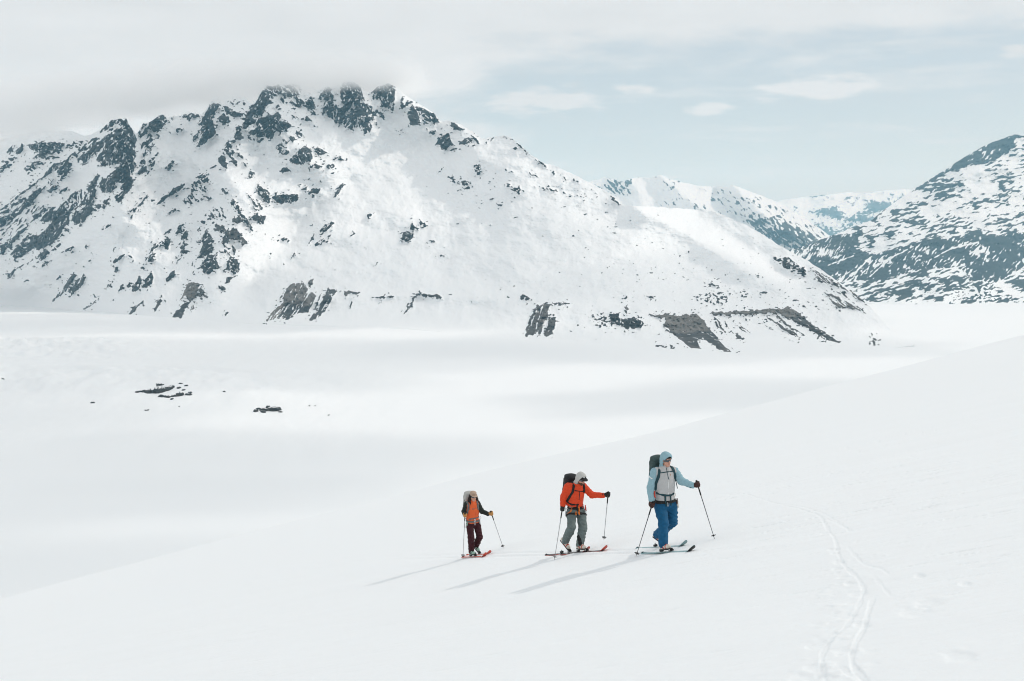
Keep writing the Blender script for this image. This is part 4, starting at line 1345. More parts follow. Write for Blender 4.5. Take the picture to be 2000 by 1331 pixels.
def lathe(prof, axis, base, n=12):
    """(height, radius) profile turned round an axis"""
    ax = _n(axis); t = _n(np.cross(ax, (0.31, 0.2, 0.93))); b = np.cross(ax, t)
    V = []; Fq = []
    for (hh, r) in prof:
        for i in range(n):
            a = 2 * math.pi * i / n
            V.append(np.asarray(base) + ax * hh + r * (math.cos(a) * t + math.sin(a) * b))
    m = len(prof)
    for j in range(m - 1):
        for i in range(n):
            Fq.append((j * n + i, j * n + (i + 1) % n, (j + 1) * n + (i + 1) % n, (j + 1) * n + i))
    for j, rev in ((0, True), (m - 1, False)):
        c = len(V); V.append(np.asarray(base) + ax * prof[j][0])
        for i in range(n):
            q = (j * n + i, j * n + (i + 1) % n, c, c)
            Fq.append(q if not rev else (q[1], q[0], c, c))
    return V, Fq
def pymesh(name, V, Fq, mat, origin=(0, 0, 0), smooth=True):
    me = bpy.data.meshes.new(name)
    me.from_pydata([tuple(np.asarray(v) - np.asarray(origin)) for v in V], [], [tuple(dict.fromkeys(int(i) for i in q)) for q in Fq])
    me.update()
    for p in me.polygons: p.use_smooth = smooth
    me.materials.append(mat)
    return me
# ------------------------------------------------------------------ the three ski tourers
SKIN = plain('skin', (0.56, 0.30, 0.22), 0.5, 0.06, 30)
BLACK = plain('black_plastic', (0.014, 0.015, 0.016), 0.45, 0.2, 60)
BLACK_WEB = plain('black_webbing', (0.016, 0.017, 0.018), 0.8, 0.2, 120, 0.3)
LENS = plain('dark_lens', (0.012, 0.022, 0.035), 0.08, 0.1, 10, spec=0.8, coat=0.6)
STEEL = plain('brushed_metal', (0.45, 0.46, 0.47), 0.35, 0.08, 60, metal=0.9)
CREAM = plain('cream_boot_shell', (0.62, 0.57, 0.50), 0.4, 0.06, 20)
RED_PL = plain('red_plastic', (0.50, 0.05, 0.03), 0.4, 0.08, 20)
ORANGE_WEB = plain('orange_webbing', (0.75, 0.19, 0.03), 0.7, 0.1, 90)

class Fig:
    pass

def ring(c, n, rx, ry, r, up=(0, 0, 1)):
    n = _n(n); u = _n(np.asarray(up, float) - n * (np.asarray(up, float) @ n)); v = np.cross(n, u)
    pts = [np.asarray(c) + ry * math.cos(a) * u + rx * math.sin(a) * v for a in np.linspace(0, 2 * math.pi, 11)]
    return chain(pts, r)

def make_person(S):
    tx, ty, sc = S['tile']
    pix = lambda x, y: (tx + x / sc, ty + y / sc)
    hd = np.array([S['heading'][0], S['heading'][1], 0.0]); hd = hd / np.linalg.norm(hd)
    t3 = np.array([hd[0], hd[1], GB * hd[0] + GC * hd[1]]); t3 = _n(t3)          # along the slope
    F = Fig(); F.t = t3
    feet = {}
    for side in 'RL':
        x, y, lift = S['toe' + side]
        toe = G(*pix(x, y)) + GN * 0.045
        a = math.radians(lift)
        back = -t3 * math.cos(a) + GN * math.sin(a); upv = GN * math.cos(a) + t3 * math.sin(a)
        ank = toe + back * 0.20 + upv * 0.105
        feet[side] = (toe, back, upv, ank)
    Y0 = 0.5 * (feet['R'][3][1] + feet['L'][3][1]) + S.get('dy', 0.0)
    J = {}
    for k, v in S['joints'].items():
        J[k] = at(*pix(v[0], v[1]), Y0 + v[2])
    J['anR'], J['anL'] = feet['R'][3], feet['L'][3]
    base = 0.5 * (feet['R'][0] + feet['L'][0])
    z = S.get('girth', 1.0)
    # ---- torso frame
    latv = _n(J['shL'] - J['shR'])
    up = _n(J['neck'] - J['pelvis'])
    bf = _n(np.cross(up, latv)); bf = bf if bf @ hd > 0 else -bf
    latv = _n(np.cross(bf, up)); latv = latv if latv @ (J['shL'] - J['shR']) > 0 else -latv
    R = np.stack([latv, bf, up])
    sw = S.get('shoulder', 0.165)
    C, Wst, Pv = J['chest'], J['waist'], J['pelvis']
    shm = 0.5 * (J['shR'] + J['shL'])
    torso_f = uni([ell(C, R, (0.165 * z, 0.12 * z, 0.20)), ell(0.5 * (C + Wst), R, (0.150 * z, 0.112 * z, 0.20)), ell(Wst, R, (0.148 * z, 0.112 * z, 0.15)),
                   ell(Pv, R, (0.160 * z, 0.125 * z, 0.13)), cap(J['shR'] * .8 + shm * .2, J['shL'] * .8 + shm * .2, 0.068 * z), cap(C, J['neck'], 0.10 * z, 0.062)], 0.06)
    def arm(s, d=0.0): return uni([cap(J['sh' + s], J['el' + s], (0.064 * z + d), 0.053 * z + d), cap(J['el' + s], J['wr' + s], 0.053 * z + d, 0.040 * z + d)], 0.02)
    def leg(s, a, b, c): return uni([cap(J['hip' + s], J['kn' + s], a, b), cap(J['kn' + s], J['an' + s], b, c)], 0.03)
    # ---- head
    hf = _n(S['look']); HR = frame(hf, S.get('head_up', (0, 0, 1))); hc = J['head']
    loc = lambda r, f, u: hc + HR[0] * r + HR[1] * f + HR[2] * u
    head = uni([ell(loc(0, -0.008, 0.022), HR, (0.074, 0.095, 0.098)), ell(loc(0, 0.022, -0.045), HR, (0.058, 0.068, 0.078)), ell(loc(0, 0.062, -0.092), HR, (0.028, 0.024, 0.022))], 0.03)
    nose = uni([cap(loc(0, 0.088, 0.012), loc(0, 0.112, -0.026), 0.009, 0.014), cap(loc(-0.012, 0.098, -0.030), loc(0.012, 0.098, -0.030), 0.009)], 0.01)
    lips = uni([cap(loc(-0.020, 0.082, -0.062), loc(0.020, 0.082, -0.062), 0.006, 0.006), cap(loc(-0.016, 0.082, -0.072), loc(0.016, 0.082, -0.072), 0.007, 0.007)], 0.003)
    ears = uni([ell(loc(s * 0.078, -0.005, -0.005), HR, (0.010, 0.020, 0.032)) for s in (-1, 1)], 0)
    brow = cap(loc(-0.034, 0.080, 0.030), loc(0.034, 0.080, 0.030), 0.012)
    neck = cap(J['neck'], loc(0, -0.02, -0.07), 0.058, 0.052)
    hands = [cap(J['wr' + s], J['ha' + s], 0.030, 0.034) for s in 'RL']
    body = uni([uni([head, nose, brow, ears], 0.012), lips, neck, off(torso_f, -0.012), arm('R', -0.012), arm('L', -0.012), leg('R', 0.078 * z, 0.052, 0.040), leg('L', 0.078 * z, 0.052, 0.040)] + hands, 0.012)
    V, Fq = sdf_mesh('person', body, 0.014, None)
    root = link('person', mesh_np('person', V - base, Fq, SKIN), label=S['label'], cat='person', group='ski tourers climbing in a line')
    root.location = base
    F.root, F.J, F.R, F.bf, F.lat, F.up, F.torso, F.loc, F.HR, F.hc, F.Y0, F.pix, F.feet, F.base, F.head = root, J, R, bf, latv, up, torso_f, loc, HR, hc, Y0, pix, feet, base, head
    face = uni([uni([head, nose, brow, ears], 0.010), lips], 0.004)
    cut = both(off(face, 0.0015), half(loc(0, 0.0, 0), -HR[1]))
    part('face', cut, 0.0055, SKIN, root, pts=[(hc, 0.15)])
    mouth = both(off(face, 0.0028), cap(loc(-0.017, 0.088, -0.067), loc(0.017, 0.088, -0.067), 0.005))
    part('mouth', mouth, 0.003, plain('lips', (0.36, 0.12, 0.10), 0.5), root, pts=[(loc(0, 0.085, -0.067), 0.03)])
    # ---- jacket, sleeves
    st = S['style']
    tj = off(torso_f, 0.020)
    hem = J['hem'] if 'hem' in J else Pv
    arms = {s: folds(arm(s, 0.014), 0.0075, 26, 3 + (s == 'L'), J['wr' + s] - J['el' + s]) for s in 'RL'}
    cutp = half(hem, -up)
    tor = folds(tj, 0.0075, 18, 11)
    tor_cut = both(tor, cutp); tor_cut.pts = tj.pts
    if st['split']:
        part(st['torso_name'], tor_cut, 0.0105, st['torso'], root)
        for s in 'RL': part('sleeve', arms[s], 0.0095, st['sleeve'], root)
        F.shell = uni([tor_cut, arms['R'], arms['L']], 0.0)
    else:
        jk = uni([tor_cut, arms['R'], arms['L']], 0.035); F.shell = jk
        part(st['torso_name'], jk, 0.0105, st['torso'], root)
    # ---- trousers
    ta, tb, tcr = st['legs']
    legs = {s: folds(leg(s, ta, tb, tcr), 0.0125, 20, 21 + (s == 'L'), (0, 0, 1)) for s in 'RL'}
    seat = uni([ell(Pv, R, (0.165 * z, 0.132 * z, 0.13)), ell(0.5 * (Pv + 0.5 * (J['hipR'] + J['hipL'])), R, (0.155 * z, 0.125 * z, 0.11))], 0.03)
    tr = uni([seat, legs['R'], legs['L']], 0.045)
    tr_cut = both(tr, half(Wst - up * 0.02, up)); tr_cut.pts = [p for s in 'RL' for p in leg(s, ta + .02, tb + .02, tcr + .02).pts] + [(Pv, 0.19)]
    part('trousers', tr_cut, 0.0105, st['trousers'], root)
    F.trousers = tr_cut
    # ---- boots
    for s in 'RL':
        toe, back, upv, ank = feet[s]
        kn = J['kn' + s]; sh = _n(kn - ank); side = np.cross(-back, upv)
        B = np.stack([side, -back, upv])
        shell = uni([cap(toe + back * 0.285 + upv * 0.058, toe + back * 0.055 + upv * 0.050, 0.046, 0.040), cap(toe + back * 0.235 + upv * 0.07, toe + back * 0.19 + upv * 0.10, 0.050, 0.055),
                     cap(ank - sh * 0.02, ank + sh * 0.10, 0.054, 0.062)], 0.035)
        b = part('boot', shell, 0.008, st['boot'], root)
        sole = rbox(toe + back * 0.155 + upv * 0.010, B, (0.042, 0.165, 0.014), 0.010)
        part('sole', sole, 0.008, st['sole'], b)
        for q in (0.10, 0.165):
            bk = both(off(shell, 0.006), rbox(toe + back * q + upv * 0.075, B, (0.09, 0.010, 0.05), 0.004))
            part('buckle', bk, 0.006, st['buckle'], b, pts=[(toe + back * q + upv * 0.06, 0.10)])
        cuff = both(off(shell, 0.007), rbox(ank + sh * 0.055, frame(np.cross(sh, side), sh), (0.09, 0.09, 0.022), 0.004))
        part('cuff', cuff, 0.007, st['cuff'], b, pts=[(ank + sh * 0.055, 0.11)])
    return F

def glove(F, s, mat, tip):
    J = F.J; H, W = J['ha' + s], J['wr' + s]
    ax = _n(tip - H)
    w = W - H; w = _n(w - ax * (w @ ax)); v = np.cross(ax, w)
    sg = 1 if s == 'R' else -1
    fs = [ell(H + w * 0.030, np.stack([ax, w, v]), (0.050, 0.030, 0.038)), cap(H + w * 0.045, W, 0.036, 0.040)]
    palm = uni(fs, 0.02)
    fin = []
    for i in range(4):
        o = ax * ((i - 1.5) * 0.0235)
        r = 0.0128 if i < 3 else 0.0110
        R_ = (0.036, 0.039, 0.037, 0.032)[i]
        pts = [H + o + R_ * (math.cos(a) * w + sg * math.sin(a) * v) for a in (math.radians(q) for q in (55, 105, 160, 215, 265))]
        fin.append(chain(pts, [r * 1.15, r * 1.1, r, r, r * .9]))
    th = [H + w * 0.03 - ax * 0.035 - sg * v * 0.02, H - ax * 0.048 - sg * v * 0.034 + w * 0.005, H - ax * 0.040 - sg * v * 0.030 - w * 0.030]
    fin.append(chain(th, [0.016, 0.015, 0.012]))
    g = uni([palm] + fin, 0.006)
    o = part('glove', g, 0.0055, mat, F.root)
    cf = both(off(cap(H + w * 0.05, W + _n(W - H) * 0.02, 0.040, 0.046), 0.004), half(W - _n(W - H) * 0.02, -_n(W - H))); cf.pts = [(W, 0.07)]
    part('cuff', cf, 0.0065, BLACK_WEB, o)

def pole(F, s, tip, label, mats, length=None):
    H = F.J['ha' + s]
    tip = np.asarray(tip, float)
    if length is not None: tip = H + _n(tip - H) * length
    ax = _n(H - tip); L = np.linalg.norm(H - tip)
    shaft, grip, basket = mats
    V, Fq = lathe([(0.03, 0.0055), (L * .40, 0.0065), (L * .402, 0.0085), (L * .43, 0.0085), (L * .432, 0.0075), (L * .70, 0.0078), (L * .702, 0.010), (L * .725, 0.010), (L * .727, 0.0085), (L - .10, 0.009)], ax, tip, 10)
    root = link('ski_pole', pymesh('ski_pole', V, Fq, shaft, tip), label=label, cat='ski pole', group='ski poles of the party')
    root.location = tip
    V, Fq = lathe([(L - .20, 0.009), (L - .19, 0.0125), (L - .06, 0.0125), (L - .05, 0.0155), (L - 0.02, 0.014), (L + .04, 0.0145), (L + .055, 0.020), (L + .075, 0.019), (L + .082, 0.008)], ax, tip, 12)
    link('grip', pymesh('grip', V, Fq, grip, tip), parent=root)
    V, Fq = lathe([(0.0, 0.002), (0.02, 0.0045), (0.05, 0.0055)], ax, tip, 8)
    link('tip', pymesh('tip', V, Fq, STEEL, tip), parent=root)
    # basket: hub, rim and spokes
    c = tip + ax * 0.062
    t = _n(np.cross(ax, (0.31, 0.2, 0.93))); b = np.cross(ax, t)
    V, Fq = lathe([(0.05, 0.010), (0.056, 0.014), (0.072, 0.012), (0.08, 0.009)], ax, tip, 10)
    def add(V2, F2):
        n0 = len(V); V.extend(V2); Fq.extend([tuple(i + n0 for i in q) for q in F2])
    rim = [(0.0, 0.037), (0.004, 0.046), (0.008, 0.045), (0.006, 0.036), (0.0, 0.037)]
    n = 18; rv = []; rf = []
    for (hh, r) in rim:
        for i in range(n):
            a = 2 * math.pi * i / n
            rr_ = r * (1 + 0.10 * math.cos(5 * a))
            rv.append(c + ax * hh + rr_ * (math.cos(a) * t + math.sin(a) * b))
    for j in range(len(rim) - 1):
        for i in range(n): rf.append((j * n + i, j * n + (i + 1) % n, (j + 1) * n + (i + 1) % n, (j + 1) * n + i))
    add(rv, rf)
    for k in range(5):
        a = 2 * math.pi * k / 5; d = math.cos(a) * t + math.sin(a) * b; e = np.cross(ax, d)
        q = [c + d * 0.008 + e * .005, c + d * 0.008 - e * .005, c + d * 0.042 - e * .004, c + d * 0.042 + e * .004]
        add([p for p in q] + [p + ax * .006 for p in q], [(0, 1, 2, 3), (7, 6, 5, 4), (0, 4, 5, 1), (1, 5, 6, 2), (2, 6, 7, 3), (3, 7, 4, 0)])
    link('basket', pymesh('basket', V, Fq, basket, tip, False), parent=root)
    # wrist strap
    sv = np.cross(ax, (0, 0, 1)); sv = _n(sv)
    lp = ring(H + ax * 0.01 + sv * 0.03, np.cross(sv, ax), 0.045, 0.05, 0.004, up=ax)
    r = sdf_mesh('strap', lp, 0.005, None)
    link('strap', mesh_np('strap', r[0] - tip, r[1], BLACK_WEB), parent=root)
    return tip

def ski(F, s, label, top, edge, base_m, L=1.72, frac=0.57, tip_mat=None):
    toe = F.feet[s][0] - GN * 0.045
    t = F.t; n = GN; b = np.cross(t, n)
    org = toe - t * (L * frac)
    st = np.concatenate([np.linspace(0, .06, 6), np.linspace(.1, .8, 18), np.linspace(.83, 1, 14)])
    def width(q): return 0.5 * (0.090 + 0.034 * ((q - 0.47) / 0.42) ** 2) * min(1, math.sqrt(max(0.02, (1.0 - q) / 0.045))) * min(1, math.sqrt(max(.05, (q + .004) / 0.03)))
    def lift(q): return -0.006 + 0.10 * max(0, (q - 0.84) / 0.16) ** 2 + 0.02 * max(0, (0.06 - q) / 0.06) ** 2
    V = []; Fq = []
    for q in st:
        w = width(q); th = 0.010 if 0.05 < q < .93 else 0.006
        c = org + t * (q * L) + n * lift(q)
        for (x, zz) in ((-w, 0), (w, 0), (w, th * .7), (w * .86, th), (-w * .86, th), (-w, th * .7)): V.append(c + b * x + n * zz)
    m = 6
    for i in range(len(st) - 1):
        for j in range(m): Fq.append((i * m + j, i * m + (j + 1) % m, (i + 1) * m + (j + 1) % m, (i + 1) * m + j))
    Fq.append(tuple(range(m))); Fq.append(tuple(range((len(st) - 1) * m, len(st) * m))[::-1])
    me = bpy.data.meshes.new('ski')
    me.from_pydata([tuple(v - toe) for v in V], [], [q[::-1] for q in Fq]); me.update()
    me.materials.append(top); me.materials.append(edge); me.materials.append(base_m); me.materials.append(tip_mat or top)
    k = 0
    for i in range(len(st) - 1):
        for j in range(m):
            me.polygons[k].material_index = 2 if j == 0 else (1 if j in (1, 5) else (3 if st[i] > .9 else 0)); k += 1
    root = link('ski', me, label=label, cat='ski', group='touring skis of the party'); root.location = toe
    def bx(name, c, hx, hy, hz, mat, rad=0.004):
        f = rbox(c, np.stack([b, t, n]), (hx, hy, hz), rad)
        r = sdf_mesh(name, f, 0.007, None)
        return link(name, mesh_np(name, r[0] - toe, r[1], mat), parent=root)
    tp = bx('toe_piece', toe + n * 0.028, 0.040, 0.035, 0.012, BLACK)
    for q in (-1, 1): bx('toe_lever', toe + n * 0.045 + b * q * 0.036, 0.006, 0.018, 0.014, STEEL)
    bx('heel_piece', toe - t * 0.31 + n * 0.034, 0.026, 0.040, 0.020, BLACK)
    bx('heel_riser', toe - t * 0.295 + n * 0.066, 0.014, 0.014, 0.016, STEEL)
    bx('skin_clip', org + t * 0.02 + n * 0.022, 0.014, 0.022, 0.006, BLACK)
    return root

def strap_on(F, base_f, pts, w, mat, root, name, d=0.010, h=0.006):
    """webbing that lies on the cloth along a line traced through pixels of the person's enlargement"""
    P = [march(base_f, *F.pix(*p), F.Y0) for p in pts]
    path = chain(P, w)
    f = both(off(base_f, d), path); f.pts = path.pts
    return part(name, f, h, mat, root)

def pack(F, label, mat, lid_mat, strap_mat, half_size, back_by, rise, straps, sternum, belt):
    J, R, bf, up, lat = F.J, F.R, F.bf, F.up, F.lat
    c = J['chest'] - bf * back_by + up * rise
    hx, hy, hz = half_size
    main = uni([rbox(c, R, (hx, hy, hz), 0.06), ell(c - up * hz * .55, R, (hx * 1.02, hy * 1.08, hz * .6)), ell(c - bf * hy * .5 + up * .02, R, (hx * .75, hy * .85, hz * .7))], 0.05)
    main = folds(main, 0.006, 13, 77)
    V, Fq = sdf_mesh('backpack', main, 0.011, None)
    root = link('backpack', mesh_np('backpack', V - c, Fq, mat), label=label, cat='backpack', group='backpacks of the party'); root.location = c
    lid = folds(uni([ell(c + up * (hz - .01), R, (hx * .98, hy * 1.12, 0.085)), rbox(c + up * (hz - .02) - bf * .02, R, (hx * .8, hy * .95, .06), .04)], 0.04), 0.004, 18, 78)
    part('lid', lid, 0.0095, lid_mat, root)
    for q in (-1, 1):
        sd = chain([c + lat * q * hx * .98 + up * hz * .55 + bf * hy * .5, c + lat * q * hx * 1.0 + up * hz * .1 - bf * hy * .4, c + lat * q * hx * 1.0 - up * hz * .3 - bf * hy * .9], 0.014)
        f = both(off(main, 0.009), sd); f.pts = sd.pts
        part('side_strap', f, 0.0075, strap_mat, root)
        pk = both(off(main, 0.016), ell(c + lat * q * hx - up * hz * .62, R, (0.06, hy * .8, hz * .38))); pk.pts = [(c + lat * q * hx - up * hz * .62, 0.2)]
        part('side_pocket', pk, 0.0095, mat, root)
    for pts in straps: strap_on(F, F.shell, pts, 0.026, strap_mat, root, 'shoulder_strap', 0.014, 0.0065)
    strap_on(F, F.shell, sternum, 0.010, strap_mat, root, 'sternum_strap', 0.012, 0.0055)
    if belt: strap_on(F, F.shell, belt, 0.020, strap_mat, root, 'hip_belt', 0.016, 0.0065)
    return root

def sunglasses(F, mat, u0=0.006, half_h=0.026, wide=True):
    loc, HR = F.loc, F.HR
    sh = uni([ell(loc(0, -0.004, 0.01), HR, (0.079, 0.108, 0.11)), cap(loc(0, .09, .0), loc(0, .112, -.02), .006, .008)], 0.01)
    band = rbox(loc(0, 0.085, u0), HR, (0.074, 0.062, half_h), 0.014)
    lens = both(off(sh, 0.0), band); lens.pts = [(loc(0, 0.06, u0), 0.10)]
    o = part('sunglasses', lens, 0.005, mat, F.root)
    for q in (-1, 1): part('temple', cap(loc(q * 0.070, 0.05, u0 + .01), loc(q * 0.083, -0.02, u0 + .005), 0.005), 0.005, BLACK, o)

def hood(F, mat, opening=(0.070, 0.085), fwd=0.02, neckdrop=0.0):
    loc, HR, J = F.loc, F.HR, F.J
    outer = uni([ell(loc(0, -0.018, 0.022), HR, (0.099, 0.118, 0.124)), cap(loc(0, -0.035, -0.05), J['neck'] + F.up * 0.01 - F.bf * .02, 0.086, 0.100), ell(loc(0, 0.045, .075), HR, (0.070, 0.055, 0.048))], 0.045)
    inner = uni([ell(loc(0, -0.005, 0.018), HR, (0.084, 0.104, 0.108)), cap(loc(0, 0.01, -0.04), loc(0, 0.02, -0.12), 0.074)], 0.03)
    hole = ell(loc(0, 0.13, -0.012), HR, (opening[0], 0.115, opening[1]))
    f = folds(sub(sub(outer, inner, 0.01), hole, 0.012), 0.0022, 30, 5)
    f.pts = outer.pts
    return part('hood', f, 0.0075, mat, F.root)

def harness(F, mat, loop_mat, belt_c, legs=True, gear=()):
    up = F.up
    slab = rbox(belt_c, F.R, (0.3, 0.3, 0.026), 0.006)
    base = uni([F.shell, F.trousers], 0.0)
    f = both(off(base, 0.012), both(slab, ell(belt_c, F.R, (0.22, 0.20, 0.3)))); f.pts = [(belt_c, 0.22)]
    root = part('climbing_harness', f, 0.0075, mat, F.root)
    if legs:
        for s in 'RL':
            a, b = F.J['hip' + s], F.J['kn' + s]; d = _n(b - a); c = a + (b - a) * 0.16
            sl = rbox(c, frame(np.cross(d, F.lat), d), (0.18, 0.18, 0.017), 0.005)
            g = both(off(F.trousers, 0.010), both(sl, ell(c, np.eye(3), (.15, .15, .15)))); g.pts = [(c, 0.15)]
            part('leg_loop', g, 0.0075, loop_mat, root)
    for (x, y, m, kind) in gear:
        p = march(base, *F.pix(x, y), F.Y0) - np.array([0, 0.02, 0.0])
        if kind == 'ring': part('carabiner', ring(p, (0.4, -1, 0), 0.018, 0.036, 0.0055), 0.005, m, root)
        elif kind == 'sling': part('sling', chain([p + (0, 0, .05), p + (.012, -.01, 0), p + (-.006, -.012, -.05), p + (.01, -.008, -.09)], 0.011), 0.006, m, root)
        else: part('gear_clip', uni([cap(p + (0, 0, .03), p - (0, 0, .05), 0.012, 0.016), cap(p - (0, 0, .03), p + (.015, 0, -.08), 0.010)], 0.01), 0.006, m, root)
    return root

# ---------------- front tourer: pale blue hooded top, blue trousers
LB = plain('pale_blue_fleece', (0.27, 0.43, 0.49), 0.85, 0.07, 60, 0.25)
LG = plain('light_grey_shell', (0.47, 0.47, 0.47), 0.75, 0.05, 50, 0.2)
BLUE = plain('blue_trouser_cloth', (0.003, 0.085, 0.19), 0.75, 0.12, 30, 0.25)
BRG = plain('dark_brown_leather', (0.055, 0.022, 0.018), 0.6, 0.25, 40, 0.2)
TEAL_WEB = plain('dark_teal_webbing', (0.020, 0.060, 0.072), 0.8, 0.15, 90, 0.2)
PACK1 = plain('green_grey_pack_cloth', (0.040, 0.072, 0.070), 0.75, 0.25, 25, 0.3)
TEALSKI = plain('pale_teal_ski', (0.20, 0.34, 0.36), 0.35, 0.12, 5)
WHITE_PL = plain('white_plastic', (0.75, 0.75, 0.74), 0.4, 0.05)
GREYSHAFT = plain('grey_pole_shaft', (0.16, 0.16, 0.17), 0.35, 0.1, 40, metal=0.5)
def front():
    F = make_person(dict(tile=(1200, 860, 5.1204), heading=(0.437, -0.90), toeR=(572, 1118, 0), toeL=(505, 1066, 28), look=(0.46, -0.88, -0.10), girth=1.06, dy=-0.06,
        label='tourer in pale blue hooded top and bright blue trousers, foremost of the three',
        joints=dict(head=(518, 196, -.02), neck=(505, 285, .0), shR=(405, 320, -.06), shL=(598, 312, .06), elR=(362, 480, -.06), wrR=(372, 592, -.14), haR=(376, 650, -.17),
                    elL=(668, 408, -.02), wrL=(778, 452, -.12), haL=(832, 445, -.16), chest=(503, 400, .0), waist=(503, 540, .0), pelvis=(508, 620, .02), hem=(508, 606, 0),
                    hipR=(455, 655, -.03), hipL=(570, 650, .06), knR=(492, 835, -.22), knL=(580, 815, -.02))) | dict(
        style=dict(split=True, torso_name='jacket', torso=LG, sleeve=LB, trousers=BLUE, legs=(0.108, 0.088, 0.088), boot=CREAM, sole=BLACK, buckle=RED_PL, cuff=BLACK)))
    hood(F, LB, (0.080, 0.098))
    sunglasses(F, LENS)
    visor = both(sub(off(F.head, 0.012), off(F.head, -0.002), 0.004), rbox(F.loc(0, 0.05, 0.066), F.HR, (0.075, 0.085, 0.022), 0.01)); visor.pts = [(F.loc(0, 0.05, 0.066), .11)]
    part('cap', visor, 0.0055, BLACK_WEB, F.root)
    strap_on(F, F.shell, [(543, 395), (541, 470), (538, 545)], 0.006, WHITE_PL, F.root, 'zip', 0.006, 0.005)
    strap_on(F, F.shell, [(520, 278), (530, 340), (545, 395)], 0.0065, TEAL_WEB, F.root, 'zip', 0.007, 0.005)
    strap_on(F, F.shell, [(350, 365), (376, 386)], 0.012, WHITE_PL, F.root, 'sleeve_mark', 0.004, 0.005)
    strap_on(F, F.shell, [(556, 338), (564, 346), (558, 356)], 0.006, plain('chest_mark', (0.40, 0.24, 0.16), .7), F.root, 'chest_mark', 0.004, 0.004)
    tR = pole(F, 'R', G(*F.pix(216, 1165)), 'slender pole planted low at left beside the blue-trousered tourer', (GREYSHAFT, BLACK, BLACK))
    tL = pole(F, 'L', G(*F.pix(1002, 990)), 'dark pole held out to the right by the blue-trousered tourer', (GREYSHAFT, BLACK, BLACK))
    glove(F, 'R', BRG, tR); glove(F, 'L', BRG, tL)
    ski(F, 'R', 'pale teal ski nearest the camera, under the blue-trousered tourer\'s cream boot', TEALSKI, TEALSKI, BLACK, tip_mat=BLACK)
    ski(F, 'L', 'pale teal ski farther from the camera, under the blue-trousered tourer', TEALSKI, TEALSKI, TEALSKI)
    b = pack(F, 'dark green-grey backpack on the blue-trousered tourer', PACK1, PACK1, TEAL_WEB, (0.155, 0.110, 0.275), 0.25, 0.055,
         [[(425, 262), (448, 310), (440, 370), (415, 430), (412, 490)], [(566, 245), (590, 300), (606, 360), (612, 400)]], [(462, 328), (530, 318), (588, 312)], [(425, 530), (500, 553), (560, 552), (590, 535)])
    strap_on(F, uni([F.shell, F.trousers], 0), [(508, 560), (510, 610), (520, 655)], 0.016, TEAL_WEB, b, 'belt_tail', 0.018, 0.006)
    strap_on(F, uni([F.shell, F.trousers], 0), [(560, 556), (566, 610), (566, 650)], 0.012, TEAL_WEB, b, 'belt_tail', 0.016, 0.006)
    base = F.J['elL']
    P = march(F.shell, *F.pix(612, 395), F.Y0); Q = at(*F.pix(630, 482), P[1] - .03)
    part('strap_tail', chain([P, Q], 0.008), 0.0055, TEAL_WEB, b)
    harness(F, BLACK_WEB, BLUE, F.J['waist'] * .25 + F.J['pelvis'] * .75, False, [(625, 600, BRG, 'clip'), (632, 625, CREAM, 'clip'), (535, 640, STEEL, 'ring'), (600, 545, CREAM, 'ring'), (400, 530, RED_PL, 'clip')])
front()

